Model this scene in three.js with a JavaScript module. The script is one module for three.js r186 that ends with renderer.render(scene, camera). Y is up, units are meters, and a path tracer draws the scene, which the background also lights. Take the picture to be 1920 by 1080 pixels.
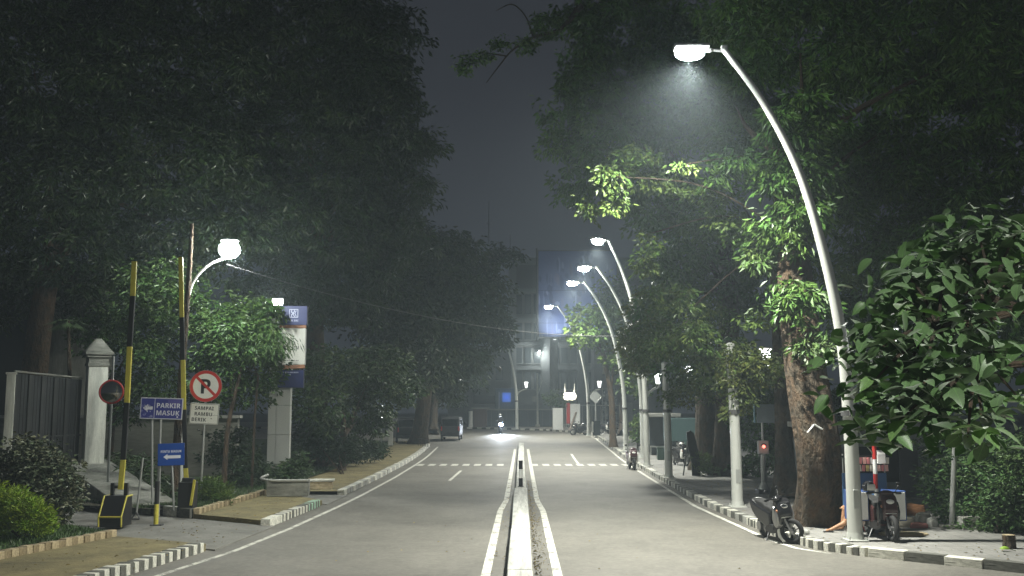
import * as THREE from 'three';
import { mergeGeometries } from 'three/addons/utils/BufferGeometryUtils.js';
import { RoundedBoxGeometry } from 'three/addons/geometries/RoundedBoxGeometry.js';
import { MarchingCubes } from 'three/addons/objects/MarchingCubes.js';

// ---------- camera, sky, moon, exposure ----------
const FOCAL = 1900, EYE = 3.0, PITCH = Math.atan(226 / 1900);           // focal length in pixels of a 1920 x 1080 frame
const scene = new THREE.Scene();
const camera = new THREE.PerspectiveCamera(2 * Math.atan(540 / FOCAL) * 180 / Math.PI, 16 / 9, 0.1, 1500);
camera.position.set(0, EYE, 0);
camera.lookAt(0, EYE + Math.tan(PITCH), -1);
const renderer = new THREE.WebGLRenderer();
renderer.toneMapping = THREE.LinearToneMapping;
renderer.toneMappingExposure = 1;
renderer.shadowMap.enabled = true;
{
  const W = 64, H = 32, d = new Float32Array(W * H * 4);                // night sky over a lit city
  for (let j = 0; j < H; j++) for (let i = 0; i < W; i++) {
    const up = Math.max(0, (j + 0.5) / H * 2 - 1), k = Math.exp(-up * 3.2);
    const o = (j * W + i) * 4;
    d[o] = 0.017 + 0.018 * k; d[o + 1] = 0.0185 + 0.021 * k; d[o + 2] = 0.023 + 0.026 * k; d[o + 3] = 1;
  }
  const t = new THREE.DataTexture(d, W, H, THREE.RGBAFormat, THREE.FloatType);
  t.mapping = THREE.EquirectangularReflectionMapping; t.magFilter = THREE.LinearFilter; t.needsUpdate = true;
  scene.background = t; scene.environment = t;
}
const moon = new THREE.DirectionalLight(0xcdd8ff, 0.008);
moon.name = 'moon'; moon.position.set(-30, 80, 40); moon.shadow.radius = 20; moon.castShadow = true; scene.add(moon);
scene.fog = new THREE.FogExp2(0xd6e8f4, 0.0015);

const LAMP_COLOUR = new THREE.Color(1.0, 1.0, 0.9), LAMP_POWER = 1800;

// ---------- helpers ----------
let seed = 7;
function rnd() { seed |= 0; seed = seed + 0x6D2B79F5 | 0; let t = Math.imul(seed ^ seed >>> 15, 1 | seed); t = t + Math.imul(t ^ t >>> 7, 61 | t) ^ t; return ((t ^ t >>> 14) >>> 0) / 4294967296; }
const rr = (a, b) => a + (b - a) * rnd();
const V = (x, y, z) => new THREE.Vector3(x, y, z);
const smooth = (a, b, x) => { const t = Math.min(1, Math.max(0, (x - a) / (b - a))); return t * t * (3 - 2 * t); };
const rise = (Z) => 0.9 * smooth(55, 110, Z);                            // the street climbs a little at its far end
const cp = Math.cos(PITCH), sp = Math.sin(PITCH);
function ray(px, py) { const x = (px - 960) / FOCAL, y = (540 - py) / FOCAL; return V(x, y * cp + sp, y * sp - cp); }
function at(px, py, Z) { const d = ray(px, py); return V(0, EYE, 0).addScaledVector(d, Z / -d.z); }      // surveyed point at distance Z
function gp(px, py, h = 0) {                                             // surveyed point on the ground
  const d = ray(px, py); let Z = 40;
  for (let i = 0; i < 40; i++) Z = (EYE - rise(Z) - h) / (-d.y) * -d.z;
  return V(d.x * Z / -d.z, rise(Z) + h, -Z);
}
const taken = {};
function nm(n) { const k = taken[n] = (taken[n] ?? -1) + 1; return k ? `${n}_${String(k).padStart(3, '0')}` : n; }
function tag(o, label, category, group, kind) { if (label) o.userData.label = label; if (category) o.userData.category = category; if (group) o.userData.group = group; if (kind) o.userData.kind = kind; return o; }
function thing(name, label, category, p = [0, 0, 0], turn = 0, group) {
  const o = new THREE.Group(); o.name = nm(name); o.position.set(...(p.isVector3 ? p.toArray() : p)); o.rotation.y = turn; scene.add(o);
  return tag(o, label, category, group);
}
function prep(g) {
  g = g.index ? g.toNonIndexed() : g;
  for (const k of Object.keys(g.attributes)) if (!['position', 'normal', 'uv'].includes(k)) g.deleteAttribute(k);
  if (!g.attributes.normal) g.computeVertexNormals();
  if (!g.attributes.uv) g.setAttribute('uv', new THREE.BufferAttribute(new Float32Array(g.attributes.position.count * 2), 2));
  return g;
}
function M(name, geos, mat, parent = scene) {
  const list = [].concat(geos).map(prep), m = new THREE.Mesh(list.length > 1 ? mergeGeometries(list) : list[0], mat);
  m.name = parent === scene ? nm(name) : name; m.castShadow = m.receiveShadow = true; parent.add(m); return m;
}
function struct(name, geos, mat, label) { const m = M(name, geos, mat); m.userData.kind = 'structure'; if (label) m.userData.label = label; return m; }
const place = (g, x = 0, y = 0, z = 0, rx = 0, ry = 0, rz = 0) => { g.applyMatrix4(new THREE.Matrix4().makeRotationFromEuler(new THREE.Euler(rx, ry, rz))); g.translate(x, y, z); return g; };
function box(w, h, d, x = 0, y = 0, z = 0, rx = 0, ry = 0, rz = 0) { return place(new THREE.BoxGeometry(w, h, d), x, y, z, rx, ry, rz); }
function rbox(w, h, d, r, x = 0, y = 0, z = 0, rx = 0, ry = 0, rz = 0) { return place(new RoundedBoxGeometry(w, h, d, 2, Math.min(r, w / 2.01, h / 2.01, d / 2.01)), x, y, z, rx, ry, rz); }
function cyl(r0, r1, h, x = 0, y = 0, z = 0, seg = 16, rx = 0, ry = 0, rz = 0) { return place(new THREE.CylinderGeometry(r1, r0, h, seg), x, y, z, rx, ry, rz); }
function ball(rx_, ry_, rz_, x = 0, y = 0, z = 0, a = 0, b = 0, c = 0) { return place(new THREE.SphereGeometry(1, 20, 14).scale(rx_, ry_, rz_), x, y, z, a, b, c); }
function torus(R, r, x = 0, y = 0, z = 0, a = 0, b = 0, c = 0, arc = Math.PI * 2, seg = 28, rs = 10) { return place(new THREE.TorusGeometry(R, r, rs, seg, arc), x, y, z, a, b, c); }
function bar(p, q, r0, r1 = r0, seg = 10) {
  p = V(...p); q = V(...q); const d = q.clone().sub(p), g = new THREE.CylinderGeometry(r1, r0, d.length(), seg);
  g.applyQuaternion(new THREE.Quaternion().setFromUnitVectors(V(0, 1, 0), d.normalize())); const m = p.add(q).multiplyScalar(0.5); g.translate(m.x, m.y, m.z); return g;
}
function tube(pts, r, n = 24, seg = 8) { return new THREE.TubeGeometry(new THREE.CatmullRomCurve3(pts.map((p) => p.isVector3 ? p : V(...p))), n, r, seg); }
// tapered tube along points; lump(angle, t) may push the surface in and out
function limb(pts, radii, n = 16, seg = 8, lump) {
  const c = new THREE.CatmullRomCurve3(pts.map((p) => p.isVector3 ? p : V(...p))), F = c.computeFrenetFrames(n), pos = [], uv = [], idx = [];
  let len = c.getLength();
  for (let i = 0; i <= n; i++) {
    const t = i / n, P = c.getPointAt(t), f = t * (radii.length - 1), k = Math.min(radii.length - 2, Math.floor(f)), r = radii[k] + (radii[k + 1] - radii[k]) * (f - k);
    for (let j = 0; j <= seg; j++) {
      const a = j / seg * Math.PI * 2, q = r * (lump ? lump(a, t) : 1), N = F.normals[i], B = F.binormals[i];
      pos.push(P.x + q * (Math.cos(a) * N.x + Math.sin(a) * B.x), P.y + q * (Math.cos(a) * N.y + Math.sin(a) * B.y), P.z + q * (Math.cos(a) * N.z + Math.sin(a) * B.z));
      uv.push(j / seg * Math.max(1, Math.round(r * 6)), t * len);
    }
  }
  for (let i = 0; i < n; i++) for (let j = 0; j < seg; j++) { const a = i * (seg + 1) + j, b = a + seg + 1; idx.push(a, a + 1, b, b, a + 1, b + 1); }
  const g = new THREE.BufferGeometry(); g.setAttribute('position', new THREE.Float32BufferAttribute(pos, 3)); g.setAttribute('uv', new THREE.Float32BufferAttribute(uv, 2)); g.setIndex(idx); g.computeVertexNormals();
  return g;
}
// outline in (z, y), extruded along x with rounded edges
function profile(pts, width, bevel = 0.02, curved = true, inset = 0) {
  const s = new THREE.Shape();
  if (curved) { const c = new THREE.CatmullRomCurve3(pts.map(([a, b]) => V(a, b, 0)), true, 'catmullrom', 0.35).getPoints(pts.length * 5); c.forEach((p, i) => i ? s.lineTo(p.x, p.y) : s.moveTo(p.x, p.y)); }
  else { pts.forEach(([a, b], i) => i ? s.lineTo(a, b) : s.moveTo(a, b)); s.closePath(); }
  const g = new THREE.ExtrudeGeometry(s, { depth: Math.max(0.001, width - 2 * bevel), bevelEnabled: bevel > 0, bevelSize: bevel, bevelThickness: bevel, bevelSegments: 3, bevelOffset: -inset, steps: 1 });
  g.translate(0, 0, -(width - 2 * bevel) / 2); g.rotateY(-Math.PI / 2);   // x -> z, extrusion -> x
  return g;
}
function slab(pts, y0, y1) {                                             // flat polygon of (x, Z) points between two heights, uv in metres
  const s = new THREE.Shape(); pts.forEach(([x, Z], i) => i ? s.lineTo(x, Z) : s.moveTo(x, Z)); s.closePath();
  const g = new THREE.ExtrudeGeometry(s, { depth: y1 - y0, bevelEnabled: false }); g.rotateX(-Math.PI / 2); g.translate(0, y0, 0); return g;
}
function strip(left, right, Z0, Z1, h, step = 1.5, cols = 1) {           // ground sheet between two edges that follow the street
  const pos = [], uv = [], idx = [], n = Math.ceil((Z1 - Z0) / step);
  for (let i = 0; i <= n; i++) { const Z = Z0 + (Z1 - Z0) * i / n, a = left(Z), b = right(Z); for (let j = 0; j <= cols; j++) { const x = a + (b - a) * j / cols; pos.push(x, rise(Z) + h, -Z); uv.push(x, Z); } }
  for (let i = 0; i < n; i++) for (let j = 0; j < cols; j++) { const a = i * (cols + 1) + j, b = a + cols + 1; idx.push(a, a + 1, b, b, a + 1, b + 1); }
  const g = new THREE.BufferGeometry(); g.setAttribute('position', new THREE.Float32BufferAttribute(pos, 3)); g.setAttribute('uv', new THREE.Float32BufferAttribute(uv, 2)); g.setIndex(idx); g.computeVertexNormals(); return g;
}
const poly = (pts) => (Z) => { if (Z <= pts[0][0]) return pts[0][1]; for (let i = 1; i < pts.length; i++) if (Z <= pts[i][0]) { const [a, b] = [pts[i - 1], pts[i]]; return a[1] + (b[1] - a[1]) * (Z - a[0]) / (b[0] - a[0]); } return pts[pts.length - 1][1]; };

// ---------- textures ----------
function noiseField(N, cells, s) {                                       // periodic value noise, several octaves
  const out = new Float32Array(N * N); let amp = 1, tot = 0, c = cells, h = s;
  const hash = (x, y, q) => { let n = Math.imul(x + 374761393 * 1, 668265263) ^ Math.imul(y + 1442695, 2246822519 | 0) ^ Math.imul(q + 11, 3266489917 | 0); n = Math.imul(n ^ n >>> 13, 1274126177); return ((n ^ n >>> 16) >>> 0) / 4294967296; };
  while (c < N / 1.5) {
    for (let j = 0; j < N; j++) for (let i = 0; i < N; i++) {
      const x = i / N * c, y = j / N * c, x0 = Math.floor(x), y0 = Math.floor(y); let fx = x - x0, fy = y - y0; fx = fx * fx * (3 - 2 * fx); fy = fy * fy * (3 - 2 * fy);
      const x1 = (x0 + 1) % c, y1 = (y0 + 1) % c, a = hash(x0, y0, h), b = hash(x1, y0, h), d = hash(x0, y1, h), e = hash(x1, y1, h);
      out[j * N + i] += amp * (a + (b - a) * fx + (d - a) * fy + (a - b - d + e) * fx * fy);
    }
    tot += amp; amp *= 0.62; c *= 2; h++;
  }
  for (let i = 0; i < out.length; i++) out[i] /= tot; return out;
}
function texture(N, fn, srgb = true, rep = 1) {
  const d = new Uint8Array(N * N * 4);
  for (let j = 0; j < N; j++) for (let i = 0; i < N; i++) { const c = fn(i, j), o = (j * N + i) * 4; d[o] = Math.max(0, Math.min(255, c[0])); d[o + 1] = Math.max(0, Math.min(255, c[1])); d[o + 2] = Math.max(0, Math.min(255, c[2])); d[o + 3] = 255; }
  const t = new THREE.DataTexture(d, N, N); t.magFilter = THREE.LinearFilter; t.wrapS = t.wrapT = THREE.RepeatWrapping; t.repeat.set(rep, rep); if (srgb) t.colorSpace = THREE.SRGBColorSpace; t.needsUpdate = true; return t;
}
const N1 = noiseField(512, 4, 1), N2 = noiseField(512, 16, 40), N3 = noiseField(256, 64, 90);
const g255 = (l) => 255 * (l <= 0.0031308 ? 12.92 * l : 1.055 * Math.pow(l, 1 / 2.4) - 0.055);
const mottled = (rgb, a, b, fine, rep) => texture(512, (i, j) => { const k = 1 + a * (N1[j * 512 + i] - 0.5) + b * (N2[j * 512 + i] - 0.5) + fine * (N3[(j % 256) * 256 + i % 256] - 0.5); return rgb.map((c) => g255(Math.max(0.003, c * k))); }, true, rep);
const fineBump = texture(256, (i, j) => { const v = 255 * N3[j * 256 + i]; return [v, v, v]; }, false, 1.6);
const coarseBump = texture(512, (i, j) => { const v = 255 * N2[j * 512 + i]; return [v, v, v]; }, false, 0.5);
const mat = (rgb, rough = 0.8, metal = 0, more = {}) => { const m = new THREE.MeshStandardMaterial({ roughness: rough, metalness: metal, ...more }); m.color.setRGB(...rgb); return m; };
const white1 = [1, 1, 1];
const X = {
  asphalt: mat(white1, 0.72, 0, { map: mottled([0.128, 0.121, 0.103], 0.55, 0.4, 0.45, 0.11), bumpMap: fineBump, bumpScale: 0.004 }),
  paver: mat(white1, 0.85, 0, { map: texture(512, (i, j) => { const u = i % 64, v = j % 64, joint = u < 3 || v < 3 ? 0.55 : 1, cell = 0.85 + 0.3 * N3[(((j >> 6) * 37) % 256) * 256 + ((i >> 6) * 53) % 256], k = joint * cell * (0.7 + 0.6 * N1[j * 512 + i]); return [0.215, 0.21, 0.195].map((c) => g255(c * k)); }, true, 0.4), bumpMap: coarseBump, bumpScale: 0.006 }),
  walk: mat(white1, 0.9, 0, { map: mottled([0.165, 0.138, 0.062], 1.1, 0.8, 0.4, 0.22), bumpMap: coarseBump, bumpScale: 0.01 }),
  drive: mat(white1, 0.85, 0, { map: mottled([0.175, 0.17, 0.15], 0.7, 0.5, 0.3, 0.2), bumpMap: coarseBump, bumpScale: 0.006 }),
  soil: mat(white1, 0.95, 0, { map: mottled([0.055, 0.05, 0.03], 0.8, 0.8, 0.5, 0.3), bumpMap: coarseBump, bumpScale: 0.03 }),
  lawn: mat(white1, 0.95, 0, { map: mottled([0.03, 0.055, 0.016], 0.8, 0.9, 0.6, 0.35), bumpMap: coarseBump, bumpScale: 0.04 }),
  line: mat(white1, 0.75, 0, { map: texture(512, (i, j) => { const w = smooth(0.56, 0.64, 0.55 * N2[j * 512 + i] + 0.45 * N3[(j % 256) * 256 + i % 256] + 0.25 * (N1[j * 512 + i] - 0.5)), k = 0.8 + 0.4 * N2[((j + 77) % 512) * 512 + i]; return [0.56, 0.555, 0.49].map((c, q) => g255(c * k * (1 - w) + [0.15, 0.145, 0.125][q] * w)); }, true, 0.45) }),
  concrete: mat(white1, 0.88, 0, { map: mottled([0.33, 0.33, 0.30], 0.6, 0.5, 0.3, 0.5), bumpMap: coarseBump, bumpScale: 0.004 }),
  median: mat(white1, 0.85, 0, { map: mottled([0.40, 0.40, 0.37], 0.9, 0.8, 0.4, 0.6), bumpMap: coarseBump, bumpScale: 0.004 }),
  kerbWhite: mat(white1, 0.85, 0, { map: mottled([0.55, 0.54, 0.47], 0.8, 0.8, 0.5, 0.7), bumpMap: coarseBump, bumpScale: 0.006 }),
  kerbDark: mat(white1, 0.85, 0, { map: mottled([0.10, 0.10, 0.085], 0.8, 0.8, 0.4, 0.7), bumpMap: coarseBump, bumpScale: 0.006 }),
  kerbCream: mat(white1, 0.88, 0, { map: mottled([0.40, 0.325, 0.20], 0.9, 0.9, 0.4, 0.7), bumpMap: coarseBump, bumpScale: 0.006 }),
  kerbBrown: mat(white1, 0.88, 0, { map: mottled([0.235, 0.185, 0.105], 0.9, 0.9, 0.4, 0.7), bumpMap: coarseBump, bumpScale: 0.006 }),
  kerbGreen: mat(white1, 0.85, 0, { map: mottled([0.30, 0.46, 0.34], 0.6, 0.6, 0.4, 0.7) }),
  pole: mat([0.55, 0.56, 0.52], 0.42, 0.25),
  poleDark: mat([0.10, 0.10, 0.10], 0.5, 0.4),
  galv: mat([0.42, 0.43, 0.41], 0.45, 0.55),
  steel: mat([0.32, 0.32, 0.32], 0.35, 0.8),
  chrome: mat([0.6, 0.6, 0.6], 0.15, 1),
  black: mat([0.012, 0.012, 0.013], 0.45, 0),
  blackGloss: mat([0.014, 0.014, 0.016], 0.18, 0),
  rubber: mat([0.016, 0.016, 0.016], 0.85, 0),
  yellow: mat(white1, 0.5, 0, { map: mottled([0.52, 0.46, 0.06], 0.4, 0.5, 0.3, 1) }),
  whitePaint: mat([0.72, 0.72, 0.68], 0.5, 0),
  whitewash: mat(white1, 0.9, 0, { map: mottled([0.55, 0.55, 0.48], 0.9, 0.6, 0.3, 0.35), bumpMap: coarseBump, bumpScale: 0.006 }),
  grime: mat(white1, 0.92, 0, { map: mottled([0.20, 0.20, 0.17], 1.3, 0.9, 0.4, 0.4), bumpMap: coarseBump, bumpScale: 0.012 }),
  red: mat([0.45, 0.03, 0.025], 0.45, 0),
  blue: mat([0.025, 0.05, 0.19], 0.45, 0),
  navy: mat([0.03, 0.035, 0.10], 0.45, 0),
  orange: mat([0.36, 0.17, 0.09], 0.5, 0),
  bark: null, barkGrey: null,
  glass: mat([0.01, 0.012, 0.014], 0.08, 0),
  lampGlow: mat([0.9, 0.9, 0.9], 0.4, 0, { emissive: new THREE.Color(0.93, 1, 0.98), emissiveIntensity: 320 }),
  lanternGlow: mat([0.9, 0.9, 0.9], 0.4, 0, { emissive: new THREE.Color(0.96, 1, 0.97), emissiveIntensity: 5 }),
};
X.bark = mat(white1, 0.92, 0, { map: texture(512, (i, j) => { const s = N2[((j >> 1) % 512) * 512 + i], m = N1[j * 512 + i], k = 0.45 + 0.9 * s + 0.5 * (m - 0.5), t = smooth(0.45, 0.65, N1[((j + 200) % 512) * 512 + (i + 90) % 512]); return [0.066 + 0.026 * t, 0.05 + 0.008 * t, 0.032].map((c) => g255(c * k)); }), bumpMap: texture(512, (i, j) => { const v = 255 * N2[((j >> 1) % 512) * 512 + i]; return [v, v, v]; }, false), bumpScale: 0.09 });
X.barkGrey = X.bark.clone(); X.barkGrey.color.setRGB(0.62, 0.68, 0.72);

// ---------- leaves ----------
// blobs: [centre, rx, ry, rz, clumps]; every leaf is two folded faces of its own
function leaves(blobs, { len = 0.2, wid = 0.085, per = 20, spread = 0.42, shell = 0.35, tone = [0.05, 0.105, 0.02], vary = 0.35, droop = 0.5 } = {}) {
  blobs = blobs.map((b) => b[4] > 20 ? b : [...b.slice(0, 4), Math.ceil(b[4] * Math.PI * b[1] * b[2] / (per * len * wid * 0.3))]);   // up to 20: layers of leaves
  let n = 0; for (const b of blobs) n += b[4] * per;
  const pos = new Float32Array(n * 18), nor = new Float32Array(n * 18), col = new Float32Array(n * 18); let o = 0;
  const c = V(), d = V(), s = V(), base = V(), tip = V(), l = V(), r = V(), n1 = V(), n2 = V(), a1 = V(), a2 = V();
  const put = (p, q, k) => { pos[o] = p.x; pos[o + 1] = p.y; pos[o + 2] = p.z; nor[o] = q.x; nor[o + 1] = q.y; nor[o + 2] = q.z; col[o] = k[0]; col[o + 1] = k[1]; col[o + 2] = k[2]; o += 3; };
  for (const [C, rx, ry, rz, clumps] of blobs) for (let k = 0; k < clumps; k++) {
    d.set(rr(-1, 1), rr(-1, 1), rr(-1, 1)); if (d.lengthSq() > 1 || d.lengthSq() < 1e-3) { k--; continue; }
    const q = d.length(); d.multiplyScalar(1 / q); const rad = (shell + (1 - shell) * q) * (0.86 + 0.2 * Math.sin(d.x * 5 + C.x) * Math.sin(d.y * 6 + C.z) + 0.12 * Math.sin(d.z * 9 + d.x * 7 + C.y));
    c.set(C.x + d.x * rx * rad, C.y + d.y * ry * rad, C.z + d.z * rz * rad);
    const ct = 1 + vary * rr(-1, 1), warm = rr(-0.15, 0.2), cs = spread * rr(0.55, 1.6);
    for (let m = 0; m < per; m++) {
      s.set(rr(-1, 1), rr(-0.5, 0.5), rr(-1, 1)); base.copy(c).addScaledVector(s, cs * (0.35 + 0.65 * rnd()));
      s.normalize(); s.y -= droop * rr(0.2, 1.6); s.normalize();
      const L = len * rr(0.65, 1.25), w = wid * rr(0.75, 1.2);
      a1.set(rr(-1, 1), rr(-0.4, 0.4), rr(-1, 1)).cross(s).normalize(); a2.crossVectors(a1, s).normalize();
      tip.copy(base).addScaledVector(s, L).addScaledVector(a2, -L * 0.12);
      l.copy(base).addScaledVector(s, L * 0.45).addScaledVector(a1, w / 2).addScaledVector(a2, w * 0.18);
      r.copy(base).addScaledVector(s, L * 0.45).addScaledVector(a1, -w / 2).addScaledVector(a2, w * 0.18);
      n1.subVectors(l, base).cross(n2.subVectors(tip, base)).normalize().negate(); const m1 = n1.clone();
      n1.subVectors(tip, base).cross(n2.subVectors(r, base)).normalize().negate();
      const f = ct * rr(0.75, 1.25), K = [tone[0] * f * (1 + warm), tone[1] * f, tone[2] * f];
      m1.negate(); n1.negate();
      put(base, m1, K); put(l, m1, K); put(tip, m1, K); put(base, n1, K); put(tip, n1, K); put(r, n1, K);
    }
  }
  const g = new THREE.BufferGeometry(); g.setAttribute('position', new THREE.BufferAttribute(pos, 3)); g.setAttribute('normal', new THREE.BufferAttribute(nor, 3)); g.setAttribute('color', new THREE.BufferAttribute(col, 3)); return g;
}
const leafMat = new THREE.MeshPhysicalMaterial({ roughness: 0.45, specularIntensity: 0.55, metalness: 0, vertexColors: true, side: THREE.DoubleSide });
const glossLeafMat = new THREE.MeshPhysicalMaterial({ roughness: 0.38, specularIntensity: 0.6, vertexColors: true, side: THREE.DoubleSide });
const softLeafMat = new THREE.MeshPhysicalMaterial({ roughness: 0.7, metalness: 0, vertexColors: true, side: THREE.DoubleSide, transmission: 0.35, thickness: 0 });
function foliage(name, g, parent, m = leafMat) { const o = new THREE.Mesh(g, m); o.name = parent === scene ? nm(name) : name; o.castShadow = o.receiveShadow = true; o.userData.kind = 'stuff'; parent.add(o); return o; }
// B: a crown mass given by where it was surveyed: picture position, distance, half width and half height in pixels at that distance
const B = (px, py, Z, rx, ry, clumps, deep = 1) => { const k = Z / FOCAL; return [at(px, py, Z), rx * k, ry * k, (rx + ry) / 2 * k * deep, clumps]; };
function tree(name, label, o) {
  // trunk points are world; forks run from the trunk top to crown masses
  const t = thing(name, label, 'tree', o.trunk[0], 0, o.group), p0 = o.trunk[0], rel = (p) => p.clone().sub(p0);
  const ph = rr(0, 6), lump = (a, u) => 1 + (o.rough ?? 0.1) * (Math.sin(a * 3 + ph + u * 2) * 0.5 + Math.sin(a * 7 + ph * 2 - u * 5) * 0.35 + Math.sin(a * 13 + u * 3) * 0.2) + (o.flare ?? 0.5) * Math.pow(Math.max(0, 1 - u * 6), 2) * (0.6 + 0.5 * Math.sin(a * 5 + ph));
  M('trunk', limb(o.trunk.map(rel), o.radii, 28, 30, lump), o.bark ?? X.bark, t);
  const top = o.trunk[o.trunk.length - 1], r0 = o.radii[o.radii.length - 1];
  const forks = [];
  for (const b of (o.forks ?? o.blobs)) {
    const s = o.trunk[o.trunk.length - 1 - (rnd() < 0.5 && o.trunk.length > 2 ? 1 : 0)], e = b[0], mid = s.clone().lerp(e, 0.5); mid.y += s.distanceTo(e) * rr(0.02, 0.16); mid.x += rr(-0.4, 0.4);
    forks.push(limb([rel(s), rel(mid), rel(e)], [Math.max(0.03, r0 * 0.55 * b[1] / b[2] * (o.forks ? 1 : 1)), Math.max(0.022, r0 * 0.3 * Math.min(1, b[1] / b[2])), 0.018], 10, 7));
  }
  for (const f of forks) M('branch', f, o.bark ?? X.bark, t);
  const g = leaves(o.blobs, o.leaf); g.translate(-p0.x, -p0.y, -p0.z);
  foliage('crown', g, t, o.leafMat);
  if (o.extra) { const e = leaves(...o.extra); e.translate(-p0.x, -p0.y, -p0.z); foliage('lower_boughs', e, t, o.leafMat); }
  return t;
}
// ---------- ground, road, pavements ----------
const KL = poly([[-20, -10.5], [10, -8.2], [18.2, -7.1], [22, -6.5], [26, -6.2], [32, -5.95], [36, -5.85], [45, -5.75], [64, -5.85], [75, -6], [78, -6.6], [80, -8.5], [81, -12], [82, -60]]);
const KR = poly([[-20, 4.6], [7.5, 4.6], [9, 6.5], [12, 10], [14.5, 11.6], [16.5, 11.4], [18.9, 9.6], [21.2, 7.2], [22.3, 6.5], [24, 6.25], [31.8, 6.0], [46, 6.35], [67.9, 7.0], [85, 7.3], [92, 7.0], [97, 5.2], [101, 3], [104, -0.5], [107, -4], [108, -60]]);
struct('ground', strip(() => -300, () => 300, -60, 460, -0.06, 6, 2), X.soil);
struct('road', strip(() => -60, () => 42, -25, 112, 0, 1.5, 6), X.asphalt);
struct('pavement', strip(KR, () => 60, -20, 108, 0.15, 0.5, 4), X.paver, 'grey paved footway along the right of the street');
struct('pavement', strip(() => -60, () => 60, 108, 150, 0.15, 2, 4), X.drive, 'paved forecourt across the far end of the street');
struct('pavement', slab([[-8.9, 5], [-7.6, 14], [-7.1, 18.2], [-6.5, 22], [-8.95, 23.35], [-9.9, 19.4], [-12, 5]], -0.05, 0.15), X.walk, 'brown dusty footway nearest the camera on the left');
struct('lawn', slab([[-9.9, 19.4], [-8.95, 23.35], [-13.5, 27.2], [-30, 38], [-45, 38], [-45, 5], [-12, 5]], -0.05, 0.24), X.lawn, 'grass bed beside the gate');
struct('driveway', slab([[-6.3, 22], [-8.95, 23.35], [-13.5, 27.2], [-30, 38], [-30, 46], [-13.8, 32.1], [-8.65, 28.1], [-6.05, 26.4]], -0.05, 0.03), X.drive);
struct('pavement', slab([[-6.2, 26.4], [-5.95, 32.3], [-8.3, 35.7], [-8.65, 28.1]], -0.05, 0.15), X.walk, 'brown footway between the two driveways');
struct('planting_bed', slab([[-8.65, 28.1], [-8.3, 35.7], [-30, 38.5], [-30, 46], [-13.8, 32.1]].sort(() => 0), -0.05, 0.22), X.soil);
struct('driveway', slab([[-5.8, 32.3], [-5.7, 35.8], [-8.6, 36.2], [-30, 39], [-30, 38.4], [-8.3, 35.7]], -0.05, 0.02), X.drive, 'narrow side entry past the concrete planter');
struct('pavement', strip((Z) => KL(Z) - 2.6, KL, 35.8, 79, 0.15, 0.5, 2), X.walk, 'brown footway leading to the parked van');
struct('lawn', strip(() => -60, (Z) => KL(Z) - 2.6, 35.9, 81, 0.19, 0.5, 3), X.lawn, 'grass verge under the trees');

const unit = {};
function kerb(name, label, pts, w, h, spec, y0 = 0) {                     // spec(s, Z) -> [length, material]
  const root = new THREE.Group(); root.name = nm(name); root.userData = { kind: 'structure', label }; scene.add(root);
  let total = 0; const P = pts.map(([x, Z]) => V(x, 0, -Z)), seg = []; for (let i = 1; i < P.length; i++) { seg.push(P[i].distanceTo(P[i - 1])); total += seg[i - 1]; }
  const pt = (s) => { let i = 0; while (i < seg.length - 1 && s > seg[i]) s -= seg[i++]; return P[i].clone().lerp(P[i + 1], Math.min(1, s / seg[i])); };
  let s = 0, k = 0;
  while (s < total - 0.05 && k < 300) {
    let [L, m] = spec(k, -pt(s).z); L = Math.min(L * (0.92 + 0.04 * Math.floor(rnd() * 5)), total - s); const a = pt(s), b = pt(s + L), c = a.clone().lerp(b, 0.5), key = `${L.toFixed(2)}_${w}_${h}`;
    const g = unit[key] ??= prep(new RoundedBoxGeometry(w, h, Math.max(0.03, +L.toFixed(2) - 0.006), 1, 0.016));
    const o = new THREE.Mesh(g, m); o.name = 'kerb_stone'; o.position.set(c.x + rr(-0.014, 0.014), y0 + rise(-c.z) + h / 2 + rr(-0.014, 0.01), c.z);
    o.rotation.y = Math.atan2(b.x - a.x, b.z - a.z) + rr(-0.025, 0.025); o.rotation.z = rr(-0.03, 0.03); o.castShadow = o.receiveShadow = true; root.add(o);
    s += L; k++;
  }
  return root;
}
const along = (f, a, b, step = 1, off = 0) => { const o = []; for (let Z = a; Z < b; Z += step) o.push([f(Z) + off, Z]); o.push([f(b) + off, b]); return o; };
const bw = (k) => k % 2 ? X.kerbDark : X.kerbWhite, cb = (k) => k % 2 ? X.kerbBrown : X.kerbCream;
kerb('kerb', 'striped kerb curving away at the lower right', along(KR, 7.5, 21.2, 0.4, 0.09), 0.24, 0.24, (k) => [0.72, bw(k)], -0.06);
kerb('kerb', 'finely striped kerb by the nearest lamp post', along(KR, 21.2, 27, 0.4, 0.09), 0.24, 0.24, (k) => [0.155, bw(k)], -0.06);
kerb('kerb', 'long right kerb running to the far end', along(KR, 27, 92, 1, 0.09), 0.24, 0.24, (k) => [0.42, rnd() < 0.35 ? X.concrete : bw(k)], -0.06);
kerb('kerb', 'far kerb curving across the end of the street', [...along(KR, 92, 107, 0.5, 0.06), [-12, 107.5], [-30, 107.8]], 0.26, 0.24, (k) => [0.6, bw(k)], -0.06);
kerb('kerb', 'striped road kerb nearest the camera on the left', along(KL, 12, 21.9, 0.5, -0.1), 0.26, 0.26, (k) => [0.17, bw(k)], -0.06);
kerb('kerb', 'striped left kerb with a green stained end', [...along(KL, 26.4, 31.9, 0.5, -0.1)], 0.26, 0.26, (k, Z) => [k < 2 ? 0.5 : 0.17, k < 2 ? X.kerbWhite : k % 2 ? X.kerbDark : Z > 30.3 ? X.kerbGreen : X.kerbWhite], -0.06);
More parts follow.
